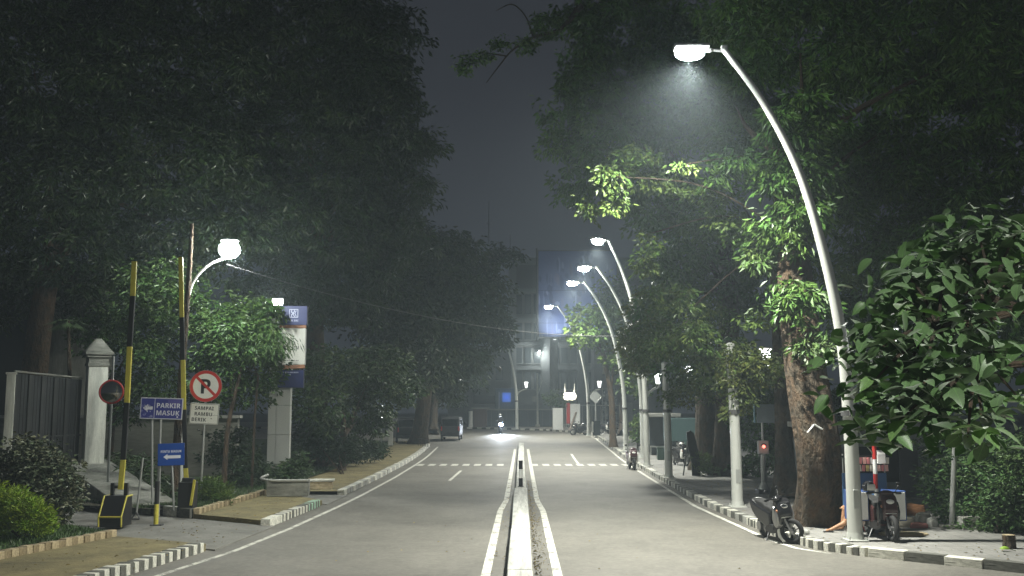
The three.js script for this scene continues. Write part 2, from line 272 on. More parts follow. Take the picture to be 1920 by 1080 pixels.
kerb('kerb', 'worn pale left kerb running up to the van', along(KL, 35.9, 79.5, 0.7, -0.1), 0.26, 0.26, (k) => [0.6, k % 3 ? X.concrete : X.kerbWhite], -0.06);
kerb('kerb', 'cream and brown kerb in front of the grass bed', [[-12, 5], [-9.9, 19.4], [-8.95, 23.3]], 0.18, 0.34, (k) => [0.2, cb(k)], -0.04);
kerb('kerb', 'black and white kerb across the gate driveway', [[-8.7, 28.15], [-13.8, 32.1], [-22, 38.6]], 0.2, 0.34, (k) => [0.62, bw(k + 1)], -0.04);
kerb('kerb', 'cream and brown kerb past the parking signs', [[-8.6, 28.1], [-8.3, 34.6]], 0.18, 0.34, (k, Z) => [0.2, cb(k)], -0.04);

const MX = (Z) => 0.14 + (Z - 18.2) * 0.0093;
{
  const root = new THREE.Group(); root.name = 'median_kerb'; root.userData = { kind: 'structure', label: 'low pale concrete median along the centre line' }; scene.add(root);
  for (let Z = 5.8; Z < 74; Z += 6.1) {
    const w = Z < 35 ? 0.44 : 0.36, L = Math.min(6.09, 75 - Z), a = MX(Z), b = MX(Z + L), o = M('median_block', rbox(w, 0.3, L - 0.02, 0.03), X.median, root);
    o.position.set((a + b) / 2 + rr(-0.012, 0.012), (rise(Z) + rise(Z + L)) / 2 + 0.09 + rr(-0.01, 0.01), -Z - L / 2); o.rotation.y = -Math.atan2(b - a, L) + rr(-0.002, 0.002); o.rotation.x = Math.atan2(rise(Z + L) - rise(Z), L);
  }
}
const lane = (f, w, a, b, step = 0.8) => strip((Z) => f(Z) - w / 2, (Z) => f(Z) + w / 2, a, b, 0.005, step);
struct('edge_line', lane((Z) => KL(Z) + 0.62, 0.13, 6, 74), X.line, 'white edge line along the left lane');
struct('edge_line', lane((Z) => KR(Z) - 0.34, 0.13, 21.6, 88), X.line, 'white edge line along the right lane');
const off = poly([[0, 0.66], [30.5, 0.6], [34, 0.47], [60, 0.45], [71, 0.42]]);
struct('centre_line', lane((Z) => MX(Z) - off(Z), 0.17, 5, 71.5), X.line, 'white line left of the median');
struct('centre_line', lane((Z) => MX(Z) + off(Z) + 0.06, 0.17, 5, 71.5), X.line, 'white line right of the median');
struct('lane_dash', lane((Z) => -2.62 + (Z - 43) * 0.02, 0.13, 43, 50), X.line, 'white lane dash in the left carriageway');
struct('lane_dash', lane((Z) => 3.6 + (Z - 55) * 0.02, 0.13, 54.8, 66), X.line, 'white lane dash in the right carriageway');
{
  const root = new THREE.Group(); root.name = 'crosswalk'; root.userData = { kind: 'structure', label: 'row of small white bars across the road' }; scene.add(root);
  for (let x = -4.9; x < 6.2; x += 0.61) if (Math.abs(x - MX(55)) > 0.7) { const o = M('crosswalk_bar', strip(() => -0.18, () => 0.18, 54.2, 55.8, 0.006, 0.8), X.line, root); o.position.x = x; }
}
{ // leaf litter in the gutter by the median and along the kerbs
  const pos = [], nor = [], col = []; const put = (x, Z, s, y) => { const a = rr(0, 6.28), c = Math.cos(a) * s, d = Math.sin(a) * s, e = rr(0.003, 0.02), k = rr(0.6, 1.3), q = [0.30 * k, 0.22 * k, 0.06 * k]; y += rise(Z) + 0.008; const P = [[x - c, y, -Z - d], [x + d * 0.45, y + e, -Z - c * 0.45], [x + c, y, -Z + d], [x - d * 0.45, y + e, -Z + c * 0.45]]; for (const i of [0, 1, 2, 0, 2, 3]) { pos.push(...P[i]); nor.push(0, 1, 0); col.push(...q); } };
  for (let i = 0; i < 900; i++) { const Z = 15 + 28 * rnd() ** 1.4; put(MX(Z) + 0.27 + Math.abs(rr(-1, 1) * rr(0, 1)) * 0.36, Z, rr(0.012, 0.04), 0); }
  for (let i = 0; i < 120; i++) { const Z = rr(15, 45); put(MX(Z) - 0.25 - rnd() * 0.3, Z, rr(0.012, 0.035), 0); }
  for (let i = 0; i < 480; i++) { const Z = rr(17, 60); put(KL(Z) + rr(-2.2, 0.4), Z, rr(0.015, 0.05), 0.15 * (1 > 0)); }
  for (let i = 0; i < 480; i++) { const Z = rr(19, 50); put(KR(Z) + 0.3 + rnd() * 3, Z, rr(0.015, 0.05), 0.15); }
  for (let i = 0; i < 70; i++) { const Z = rr(16, 50); put(rr(-4.5, 5), Z, rr(0.012, 0.035), 0); }
  const g = new THREE.BufferGeometry(); g.setAttribute('position', new THREE.Float32BufferAttribute(pos, 3)); g.setAttribute('normal', new THREE.Float32BufferAttribute(nor, 3)); g.setAttribute('color', new THREE.Float32BufferAttribute(col, 3));
  const o = foliage('fallen_leaves', g, scene, new THREE.MeshStandardMaterial({ vertexColors: true, roughness: 0.8, side: THREE.DoubleSide })); tag(o, 'yellow fallen leaves scattered along the median and kerbs', 'fallen leaves', null, 'stuff');
}
{
  const p = thing('marker_post', 'black and white marker post standing on the median', 'marker post', [MX(36.6), 0.2, -36.6]);
  for (let k = 0; k < 3; k++) M('post_band', cyl(0.075, 0.075, 0.3, 0, 0.19 + k * 0.31, 0, 14), k === 1 ? X.whitePaint : X.black, p);
  M('base', cyl(0.15, 0.1, 0.06, 0, 0.03, 0, 14), X.black, p);
}

// ---------- street lamps ----------
const PTS = [[0, 0, 0], [-0.02, 2.5, 0], [-0.13, 4.4, 0], [-0.5, 6.5, 0], [-1.0, 8.3, 0], [-1.75, 9.85, 0], [-2.58, 11.05, 0]];
const sharedPole = {};
function streetLamp(p, turn, label, { tall = true, lit = true, lantern = true, power = 1 } = {}) {
  const t = thing('street_lamp', label, 'street lamp', p, turn, 'lamp posts along the street');
  sharedPole.tall ??= prep(limb(PTS, [0.165, 0.15, 0.135, 0.115, 0.1, 0.085, 0.07], 40, 14));
  sharedPole.short ??= prep(limb([[0, 0, 0], [-0.02, 2.5, 0], [-0.1, 4.7, 0]], [0.165, 0.15, 0.13], 12, 14));
  M('pole', tall ? sharedPole.tall.clone() : sharedPole.short.clone(), X.pole, t);
  M('base_plate', [rbox(0.46, 0.04, 0.46, 0.01, 0, 0.02, 0), cyl(0.19, 0.175, 0.14, 0, 0.1, 0, 14), ...[[-1, -1], [1, -1], [-1, 1], [1, 1]].map(([a, b]) => cyl(0.022, 0.022, 0.07, a * 0.18, 0.06, b * 0.18, 6))], X.pole, t);
  M('collar_band', [cyl(0.175, 0.175, 0.12, -0.03, 2.75, 0, 16), rbox(0.1, 0.14, 0.06, 0.01, -0.03, 2.75, 0.18)], X.poleDark, t);
  M('access_door', rbox(0.12, 0.4, 0.03, 0.01, 0.0, 0.9, 0.155), X.galv, t);
  if (lantern) {
    M('bracket_arm', [limb([[-0.02, 3.1, 0], [0.16, 3.55, 0], [0.55, 3.82, 0], [1.0, 3.95, 0]], [0.05, 0.05, 0.055, 0.06], 16, 8), bar([-0.06, 3.62, 0], [0.4, 3.74, 0], 0.03)], X.pole, t);
    const l = M('lantern', cyl(0.07, 0.13, 0.12, 0.94, 4.04, 0, 14), X.pole, t); M('lantern_cap', cyl(0.2, 0.2, 0.03, 0.94, 4.62, 0, 16), X.pole, l);
    M('lantern_light', new THREE.LatheGeometry([[0.10, 0], [0.12, 0.15], [0.15, 0.38], [0.19, 0.46], [0.17, 0.5], [0, 0.5]].map(([a, b]) => new THREE.Vector2(a, b)), 18).translate(0.94, 4.1, 0), X.lanternGlow, l);
    const w = new THREE.PointLight(LAMP_COLOUR, 95 * power); w.name = 'lantern_lamp'; w.position.set(0.94, 4.35, 0); w.shadow.radius = 6; w.castShadow = true; t.add(w);
  }
  if (!tall) { M('pole_cap', ball(0.14, 0.1, 0.14, -0.1, 4.7, 0), X.pole, t); return t; }
  M('arm', [bar([-2.55, 11.0, 0], [-2.95, 11.05, 0], 0.035), rbox(0.16, 0.12, 0.12, 0.03, -2.58, 11.08, 0), rbox(0.14, 0.1, 0.1, 0.03, -2.93, 11.03, 0)], X.galv, t);
  const h = M('lamp_head', [profile([[-0.16, 0.02], [-0.14, 0.06], [0, 0.09], [0.14, 0.06], [0.16, 0.02]], 0.8, 0.03).translate(-3.33, 11.06, 0)], X.galv, t);
  M('lens', ball(0.34, 0.15, 0.22, -3.37, 10.95, 0), lit ? X.lampGlow : X.whitePaint, h);
  if (lit) {
    const s = new THREE.SpotLight(LAMP_COLOUR, LAMP_POWER * power, 0, 1.31, 0.75, 2); s.name = 'road_lamp'; s.position.set(-3.37, 10.76, 0); s.target.position.set(-5.4, 0, 0); s.shadow.radius = 8; s.castShadow = true; t.add(s); t.add(s.target); s.target.name = 'aim';
  }
  return t;
}
streetLamp(gp(1604, 1014, 0.15), 0, 'nearest tall curved lamp post, beside the vendor motorcycle', { power: 0.76 });
streetLamp(V(6.4, 0.15, 4), 0, 'tall lamp post behind the camera on the right', { lantern: false, power: 1.1 });
streetLamp(gp(1383, 951, 0.15), 0, 'shorter white lamp post in leaves before the dark trunk', { tall: false });
streetLamp(gp(1254, 896, 0.15), 0, 'shorter lamp post beside the leaning black board', { tall: false });
streetLamp(gp(1213, 874, 0.15), 0.72, 'tall lamp post just right of the scooter on the road', { power: 0.42 });
streetLamp(gp(1206, 859, 0.15), 0.1, 'tall lamp post half hidden behind another post', { lantern: false, power: 0.32 });
streetLamp(gp(1173, 846, 0.15), 0, 'slender tall lamp post left of the scooter', { lantern: false, power: 0.38 });
streetLamp(gp(1104, 817, 0.15), 0, 'tall lamp post with lantern beside the far parked motorcycle', { power: 0.7 });
streetLamp(gp(969, 805, 0.15), -0.15, 'unlit lamp post with glowing lantern at the far end', { lit: false });
// ---------- figures ----------
// bones: [ax, ay, az, ra, bx, by, bz, rb]; one continuous surface over all of them
function figure(bones, res = 56, k = 0.03) {
  const lo = V(1e9, 1e9, 1e9), hi = V(-1e9, -1e9, -1e9);
  for (const b of bones) for (const [x, y, z, r] of [b.slice(0, 4), b.slice(4)]) { lo.min(V(x - r, y - r, z - r)); hi.max(V(x + r, y + r, z + r)); }
  const c = lo.clone().add(hi).multiplyScalar(0.5), size = Math.max(hi.x - lo.x, hi.y - lo.y, hi.z - lo.z) / 2 * 1.12 + 0.03;
  const mc = new MarchingCubes(res, X.black, false, false, 90000); mc.isolation = 0; const h = res / 2;
  for (let z = 0; z < res; z++) for (let y = 0; y < res; y++) for (let x = 0; x < res; x++) {
    const px = (x - h) / h * size + c.x, py = (y - h) / h * size + c.y, pz = (z - h) / h * size + c.z; let d = 1e9;
    for (const [ax, ay, az, ra, bx, by, bz, rb] of bones) {
      const vx = bx - ax, vy = by - ay, vz = bz - az, t = Math.max(0, Math.min(1, ((px - ax) * vx + (py - ay) * vy + (pz - az) * vz) / (vx * vx + vy * vy + vz * vz + 1e-9)));
      const e = Math.hypot(px - ax - vx * t, py - ay - vy * t, pz - az - vz * t) - (ra + (rb - ra) * t), q = Math.max(0, k - Math.abs(d - e)) / k;
      d = Math.min(d, e) - q * q * k * 0.25;
    }
    mc.field[x + y * res + z * res * res] = -d;
  }
  mc.update();
  const g = new THREE.BufferGeometry(), n = mc.count, P = mc.positionArray.slice(0, n * 3);
  for (let i = 0; i < n; i++) { P[i * 3] = P[i * 3] * size + c.x; P[i * 3 + 1] = P[i * 3 + 1] * size + c.y; P[i * 3 + 2] = P[i * 3 + 2] * size + c.z; }
  g.setAttribute('position', new THREE.BufferAttribute(P, 3)); const nn = mc.normalArray.slice(0, n * 3); g.setAttribute('normal', new THREE.BufferAttribute(nn, 3)); return g;
}
const skin = mat([0.36, 0.19, 0.10], 0.55), darkCloth = mat([0.02, 0.022, 0.03], 0.9), denim = mat([0.04, 0.06, 0.11], 0.9), hair = mat([0.01, 0.009, 0.008], 0.5);

// ---------- motor scooter, nose towards +z ----------
const plateMat = mat([0.65, 0.65, 0.62], 0.4);
const tyreG = prep(torus(0.225, 0.055, 0, 0, 0, 0, Math.PI / 2, 0)), rimG = mergeGeometries([torus(0.185, 0.016, 0, 0, 0, 0, Math.PI / 2, 0, Math.PI * 2, 24, 6), cyl(0.05, 0.05, 0.11, 0, 0, 0, 12, 0, 0, Math.PI / 2), cyl(0.085, 0.085, 0.02, 0.05, 0, 0, 16, 0, 0, Math.PI / 2), ...[0, 1, 2, 3, 4].map((k) => bar([0, 0, 0], [0, Math.cos(k * 1.2566) * 0.18, Math.sin(k * 1.2566) * 0.18], 0.014))].map(prep));
function scooter(label, p, turn, { paint = X.blackGloss, accent = X.blackGloss, lean = 0, lamp = X.whitePaint, guard, steer = 0, name = 'motor_scooter', group } = {}) {
  const t = thing(name, label, 'motorcycle', p, 0, group); t.rotation.set(0, turn, lean, 'YXZ');
  for (const z of [0.63, -0.62]) { const w = M('wheel', tyreG.clone(), X.rubber, t); w.position.set(0, 0.28, z); M('rim', rimG.clone(), X.steel, w); }
  M('fork', [bar([-0.075, 0.28, 0.63], [-0.07, 0.7, 0.47], 0.022), bar([0.075, 0.28, 0.63], [0.07, 0.7, 0.47], 0.022), bar([-0.08, 0.7, 0.47], [0.08, 0.7, 0.47], 0.025)], X.steel, t);
  M('front_mudguard', place(torus(0.295, 0.05, 0, 0, 0, 0, Math.PI / 2, 0, Math.PI * 0.62, 14, 8), 0, 0.28, 0.63, -0.9, 0, 0), guard ?? paint, t);
  M('front_shield', profile([[0.5, 0.5], [0.56, 0.68], [0.5, 0.88], [0.4, 0.95], [0.33, 0.8], [0.3, 0.5], [0.2, 0.3], [0.34, 0.32]], 0.34, 0.05), paint, t);
  M('side_panel', [profile([[0.46, 0.4], [0.52, 0.6], [0.44, 0.8], [0.36, 0.55]], 0.46, 0.03)], accent, t);
  M('headlight', ball(0.13, 0.07, 0.06, 0, 0.83, 0.53, -0.3), lamp, t);
  for (const s of [-1, 1]) M('indicator', ball(0.05, 0.04, 0.05, s * 0.15, 0.74, 0.5), X.orange, t);
  M('handlebar', [tube([[-0.34, 1.0, 0.24], [-0.2, 1.02, 0.33], [0, 0.98, 0.38], [0.2, 1.02, 0.33], [0.34, 1.0, 0.24]], 0.02, 16, 8), cyl(0.026, 0.026, 0.12, -0.33, 1.0, 0.25, 10, 0.5, 0, Math.PI / 2), cyl(0.026, 0.026, 0.12, 0.33, 1.0, 0.25, 10, -0.5, 0, Math.PI / 2)], X.black, t);
  M('handlebar_cowl', ball(0.16, 0.075, 0.1, 0, 1.0, 0.38, -0.3), paint, t);
  for (const s of [-1, 1]) { const m = M('mirror', ball(0.065, 0.045, 0.018, s * 0.34, 1.2, 0.26), X.black, t); M('stalk', bar([s * 0.22, 1.02, 0.32], [s * 0.33, 1.18, 0.27], 0.009), X.black, m); }
  M('floorboard', profile([[0.36, 0.3], [0.3, 0.37], [-0.1, 0.36], [-0.2, 0.26], [0.1, 0.22]], 0.34, 0.03), X.black, t);
  M('rear_body', profile([[-0.02, 0.34], [0.0, 0.62], [-0.3, 0.68], [-0.66, 0.76], [-0.88, 0.82], [-0.82, 0.66], [-0.6, 0.5], [-0.3, 0.4]], 0.34, 0.06), paint, t);
  M('seat', profile([[0.06, 0.66], [0.08, 0.73], [-0.2, 0.77], [-0.35, 0.83], [-0.75, 0.86], [-0.8, 0.8], [-0.4, 0.7]], 0.27, 0.04), X.rubber, t);
  M('engine', [rbox(0.22, 0.2, 0.34, 0.05, 0, 0.3, -0.38), cyl(0.11, 0.11, 0.14, -0.1, 0.3, -0.55, 16, 0, 0, Math.PI / 2)], X.steel, t);
  M('exhaust', [cyl(0.055, 0.07, 0.5, 0.17, 0.32, -0.66, 14, Math.PI / 2 - 0.2), bar([0.1, 0.24, -0.2], [0.17, 0.27, -0.45], 0.02)], X.steel, t);
  M('tail_light', ball(0.09, 0.035, 0.03, 0, 0.76, -0.87), X.red, t);
  M('grab_rail', tube([[-0.12, 0.8, -0.6], [-0.13, 0.88, -0.8], [0, 0.89, -0.92], [0.13, 0.88, -0.8], [0.12, 0.8, -0.6]], 0.014, 16, 6), X.steel, t);
  M('number_plate', rbox(0.24, 0.09, 0.01, 0.004, 0, 0.63, 0.585, -0.2), plateMat, t);
  M('side_stand', bar([-0.12, 0.26, -0.1], [-0.27, 0.01, -0.02], 0.014), X.steel, t);
  if (steer) { const A = new THREE.Matrix4().makeTranslation(0, 0, 0.5).multiply(new THREE.Matrix4().makeRotationY(steer)).multiply(new THREE.Matrix4().makeTranslation(0, 0, -0.5)); for (const c of t.children) if (['fork', 'front_mudguard', 'handlebar', 'handlebar_cowl', 'mirror'].includes(c.name) || (c.name === 'wheel' && c.position.z > 0)) c.applyMatrix4(A); }
  return t;
}
function helmet(label, p, turn, m, visor) {
  const t = thing('helmet', label, 'helmet', p, turn);
  M('shell', new THREE.SphereGeometry(0.145, 24, 16, 0, Math.PI * 2, 0, Math.PI * 0.68).scale(0.92, 1, 1.08), m, t);
  M('visor', new THREE.SphereGeometry(0.15, 20, 10, Math.PI * 0.2, Math.PI * 0.6, Math.PI * 0.32, Math.PI * 0.3).scale(0.92, 1, 1.08), visor, t);
  return t;
}
// ---------- minivan, tail towards +z ----------
function van(label, p, turn, paint, dark) {
  const t = thing('minivan', label, 'van', p, turn);
  M('body', profile([[1.72, 0.36], [1.78, 0.7], [1.74, 1.1], [1.6, 1.72], [1.45, 1.86], [-0.9, 1.87], [-1.2, 1.78], [-1.62, 1.12], [-1.82, 0.98], [-1.86, 0.5], [-1.8, 0.34]], 1.56, 0.12, false, 0.12), paint, t);
  M('rear_window', rbox(1.2, 0.52, 0.03, 0.06, 0, 1.42, 1.705, -0.2), X.glass, t);
  M('tailgate_trim', rbox(1.36, 0.5, 0.03, 0.05, 0, 0.86, 1.78, -0.02), dark, t);
  M('windscreen', rbox(1.26, 0.72, 0.03, 0.05, 0, 1.45, -1.44, 0.58), X.glass, t);
  for (const s of [-1, 1]) {
    M('side_window', rbox(0.03, 0.48, 0.95, 0.06, s * 0.775, 1.43, 0.85), X.glass, t); M('side_window', rbox(0.03, 0.48, 0.85, 0.06, s * 0.775, 1.43, -0.2), X.glass, t);
    M('tail_light', rbox(0.1, 0.34, 0.05, 0.02, s * 0.68, 0.95, 1.79), X.red, t);
    M('headlight', rbox(0.3, 0.17, 0.06, 0.03, s * 0.55, 0.82, -1.86), X.whitePaint, t);
    const m = M('door_mirror', rbox(0.16, 0.2, 0.1, 0.03, s * 0.98, 1.35, -0.95), X.black, t); M('mirror_arm', bar([s * 0.77, 1.25, -0.92], [s * 0.93, 1.3, -0.95], 0.02), X.black, m);
    for (const z of [1.12, -1.2]) { const w = M('wheel', place(torus(0.22, 0.08, 0, 0, 0, 0, Math.PI / 2), s * 0.7, 0.3, z), X.rubber, t); M('rim', cyl(0.18, 0.18, 0.14, s * 0.7, 0.3, z, 18, 0, 0, Math.PI / 2), X.steel, w); }
  }
  M('rear_bumper', rbox(1.5, 0.18, 0.14, 0.05, 0, 0.43, 1.8), X.black, t);
  M('number_plate', rbox(0.42, 0.13, 0.02, 0.005, 0, 0.64, 1.81), X.black, t);
  M('rear_valance', rbox(1.1, 0.06, 0.08, 0.02, 0, 0.31, 1.8), plateMat, t);
  return t;
}
const nightSilver = mat([0.035, 0.037, 0.04], 0.55, 0.1), charcoal = mat([0.035, 0.036, 0.04], 0.4, 0.2);

van('dark grey minivan parked at the left kerb, tail to camera', gp(847, 825), -0.02, nightSilver, charcoal);
{ const v = van('dark minivan with a white corner panel half behind the trunk', gp(757, 829, 0.18), 0.25, charcoal, X.black); M('corner_panel', rbox(0.42, 1.5, 0.5, 0.12, 0.68, 1.02, 1.62), X.whitePaint, v); }

// motorcycles
scooter('black scooter leaning at the kerb before the big trunk', gp(1458, 1014), 0.2, { accent: X.steel, lean: 0.1, lamp: X.chrome, guard: X.whitePaint, steer: 0.75 });
const vb = gp(1652, 1009, 0.15);
scooter('vendor motorcycle with white side boxes facing the camera', vb, 0.05, { paint: mat([0.05, 0.02, 0.02], 0.2), lamp: X.whitePaint, name: 'vendor_motorcycle' });
for (const s of [-1, 1]) {
  const t = thing('side_box', s < 0 ? 'white blue-edged side box left of the vendor motorcycle' : 'white blue-edged side box right of the vendor motorcycle', 'box', [vb.x + s * 0.42 + 0.02, vb.y + 0.36, vb.z - 0.35], 0.05, 'side boxes on the vendor motorcycle');
  M('case', rbox(0.38, 0.66, 0.5, 0.02, 0, 0.33, 0), mat([0.03, 0.07, 0.22], 0.5), t); M('front_panel', rbox(0.32, 0.6, 0.02, 0.006, 0, 0.33, 0.252), X.whitePaint, t);
}
helmet('black helmet with pale visor hung on the vendor motorcycle', [vb.x - 0.3, vb.y + 1.12, vb.z + 0.2], 0.3, X.blackGloss, X.whitePaint);
scooter('dark scooter standing on the road edge beside two posts', gp(1185, 880), 0.06, { paint: mat([0.06, 0.025, 0.03], 0.3), accent: X.whitePaint, lamp: X.whitePaint });
helmet('pale helmet resting on the scooter by two posts', gp(1185, 880).add(V(0, 0.88, 0.1)), 0, mat([0.5, 0.42, 0.4], 0.35), X.black);
scooter('black motorcycle parked side-on below the far lamp post', gp(1086, 816), -1.15, { paint: X.blackGloss, lean: -0.06 });
helmet('white helmet on the far black motorcycle', gp(1086, 816).add(V(0.35, 0.93, 0)), 0, X.whitePaint, X.black);
[[1136, 'leftmost'], [1150, 'middle'], [1163, 'rightmost']].forEach(([px, w], i) => scooter(`${w} of three scooters parked far off before the shop`, gp(px, 813.5, 0.15), 0.5 + i * 0.1, { paint: i === 1 ? X.steel : X.blackGloss, accent: X.whitePaint, lamp: X.chrome, group: 'scooters before the far shop' }));
scooter('scooter with pale nose parked behind the second post', gp(1277, 873, 0.15), 0.3, { paint: X.blackGloss, accent: X.whitePaint });
helmet('white helmet on the scooter behind the second post', gp(1277, 873, 0.15).add(V(0, 1.02, 0.2)), 0, X.whitePaint, X.black);

// rider coming towards the camera
{
  const p = gp(938, 813), bike = scooter('oncoming motorcycle with its headlight on', p, 0.12, { paint: mat([0.02, 0.03, 0.08], 0.3), lamp: mat([0.9, 0.9, 0.9], 0.3, 0, { emissive: new THREE.Color(0.78, 0.86, 1), emissiveIntensity: 300 }), name: 'ridden_motorcycle' });
  const s = new THREE.SpotLight(new THREE.Color(0.8, 0.88, 1), 500, 0, 0.6, 0.8, 2); s.name = 'headlight_beam'; s.position.set(0, 0.83, 0.62); s.target.position.set(0, -0.4, 4); s.target.name = 'aim'; s.castShadow = true; s.shadow.radius = 3; bike.add(s); bike.add(s.target); for (const c of bike.children) if (c.name === 'headlight') { c.geometry = c.geometry.clone().translate(0, -0.83, -0.53).scale(1.3, 1.9, 1.3).translate(0, 0.83, 0.56); }
  const r = thing('person', 'rider in dark clothes and white helmet on the oncoming motorcycle', 'person', p, 0.12);
  M('body', figure([[0, 0.9, -0.15, 0.16, 0, 1.32, -0.08, 0.17], [-0.15, 1.36, -0.08, 0.075, 0.15, 1.36, -0.08, 0.075], [0, 1.4, -0.06, 0.06, 0, 1.52, -0.03, 0.06], [0, 1.55, -0.02, 0.09, 0, 1.62, -0.01, 0.1],
    ...[-1, 1].flatMap((k) => [[k * 0.19, 1.34, -0.07, 0.065, k * 0.3, 1.12, 0.06, 0.05], [k * 0.3, 1.12, 0.06, 0.05, k * 0.31, 1.03, 0.26, 0.04], [k * 0.11, 0.88, -0.12, 0.095, k * 0.2, 0.76, 0.26, 0.075], [k * 0.2, 0.76, 0.26, 0.07, k * 0.2, 0.42, 0.14, 0.05], [k * 0.2, 0.4, 0.14, 0.045, k * 0.21, 0.4, 0.3, 0.04]])], 64), darkCloth, r);
  const hm = M('helmet', new THREE.SphereGeometry(0.15, 20, 14).translate(0, 1.66, 0), X.whitePaint, r); M('visor', new THREE.SphereGeometry(0.156, 16, 10, Math.PI * 0.2, Math.PI * 0.6, Math.PI * 0.36, Math.PI * 0.26).translate(0, 1.66, 0), X.blackGloss, hm);
}
// person sitting on the footway behind the nearest lamp post, one leg stretched to the left
{
  const p = gp(1606, 996, 0.15);
  const r = thing('person', 'person in dark clothes seated behind the nearest lamp post, bare leg stretched out', 'person', p, 0);
  const hand = (x, y, z, dx) => [[x, y, z, 0.028, x + dx * 0.07, y - 0.02, z, 0.03], ...[0, 1, 2, 3].map((i) => [x + dx * 0.08, y - 0.02, z - 0.03 + i * 0.02, 0.01, x + dx * (0.15 - Math.abs(i - 1.5) * 0.012), y - 0.055, z - 0.034 + i * 0.022, 0.008]), [x + dx * 0.03, y, z + 0.03, 0.011, x + dx * 0.09, y - 0.01, z + 0.06, 0.009]];
  M('body', figure([[0.02, 0.24, 0, 0.13, 0.04, 0.36, 0, 0.13], [0.03, 0.2, -0.09, 0.09, -0.22, 0.5, -0.1, 0.07], [0.03, 0.2, 0.09, 0.09, -0.2, 0.42, 0.14, 0.07],
    [-0.2, 0.42, 0.14, 0.065, -0.34, 0.2, 0.17, 0.055], [-0.34, 0.2, 0.17, 0.055, -0.62, 0.08, 0.2, 0.038], [-0.62, 0.07, 0.2, 0.036, -0.76, 0.04, 0.22, 0.028],
    [-0.22, 0.5, -0.1, 0.065, -0.3, 0.12, -0.1, 0.042], [-0.3, 0.07, -0.1, 0.036, -0.44, 0.045, -0.1, 0.028],
    [0.05, 0.36, 0, 0.13, 0.06, 0.68, 0, 0.14], [0.06, 0.74, -0.16, 0.065, 0.06, 0.74, 0.16, 0.065], [0.05, 0.76, 0, 0.055, 0.02, 0.88, 0, 0.052], [0.0, 0.94, 0, 0.085, -0.02, 1.02, 0, 0.092], [-0.09, 0.95, 0, 0.02, -0.11, 0.94, 0, 0.014],
    [0.06, 0.74, 0.18, 0.055, 0.02, 0.5, 0.22, 0.042], [0.02, 0.5, 0.22, 0.04, -0.16, 0.47, 0.17, 0.03], ...hand(-0.16, 0.48, 0.17, -1), [0.06, 0.74, -0.18, 0.055, 0.02, 0.52, -0.2, 0.042], [0.02, 0.52, -0.2, 0.04, -0.18, 0.56, -0.12, 0.03], ...hand(-0.18, 0.57, -0.12, -1)], 110, 0.025), skin, r);
  M('shirt', figure([[0.05, 0.33, 0, 0.145, 0.06, 0.68, 0, 0.155], [0.06, 0.74, -0.17, 0.078, 0.06, 0.74, 0.17, 0.078], [0.06, 0.74, 0.18, 0.07, 0.03, 0.58, 0.21, 0.058], [0.06, 0.74, -0.18, 0.07, 0.03, 0.6, -0.2, 0.058]], 56), darkCloth, r);
  M('shorts', figure([[0.02, 0.22, 0, 0.15, 0.04, 0.34, 0, 0.145], [0.03, 0.2, -0.09, 0.105, -0.17, 0.44, -0.1, 0.088], [0.03, 0.2, 0.09, 0.105, -0.15, 0.37, 0.13, 0.088]], 56), darkCloth, r);
  M('hair', figure([[0.03, 0.98, 0, 0.095, 0.0, 1.05, 0, 0.092]], 30), hair, r);
  M('sandal', [rbox(0.25, 0.02, 0.09, 0.008, -0.72, 0.015, 0.21), tube([[-0.7, 0.02, 0.16], [-0.7, 0.075, 0.21], [-0.7, 0.02, 0.26]], 0.009, 10, 6)], X.black, r);
  M('sandal', [rbox(0.25, 0.02, 0.09, 0.008, -0.4, 0.015, -0.1), tube([[-0.38, 0.02, -0.15], [-0.38, 0.075, -0.1], [-0.38, 0.02, -0.05]], 0.009, 10, 6)], X.black, r);
  const s = thing('low_stool', 'low plastic stool under the seated person', 'stool', [p.x + 0.03, p.y, p.z]); M('seat', rbox(0.28, 0.04, 0.26, 0.015, 0, 0.1, 0), X.red, s); for (const [a, b] of [[-1, -1], [1, -1], [-1, 1], [1, 1]]) M('leg', bar([a * 0.13, 0, b * 0.12], [a * 0.11, 0.09, b * 0.1], 0.018), X.red, s);
}
// ---------- lettering ----------
function print(w, h, draw) { const c = document.createElement('canvas'); c.width = w; c.height = h; const g = c.getContext('2d'); draw(g, w, h); const t = new THREE.CanvasTexture(c); t.colorSpace = THREE.SRGBColorSpace; return t; }
const face = (t, rough = 0.45) => new THREE.MeshStandardMaterial({ map: t, roughness: rough });
function panel(w, h) { return new THREE.PlaneGeometry(w, h); }
function blot(g, w, h, n, col, s) { for (let i = 0; i < n; i++) { g.fillStyle = col; g.globalAlpha = rr(0.2, 0.8); g.beginPath(); const x = rnd() * w, y = rnd() * h, q = s * rr(0.3, 1.5); g.moveTo(x + q, y); for (let k = 1; k < 8; k++) g.lineTo(x + Math.cos(k * 0.8) * q * rr(0.4, 1.2), y + Math.sin(k * 0.8) * q * rr(0.4, 1.2)); g.fill(); } g.globalAlpha = 1; }
const pxm = (Z) => Z / FOCAL;

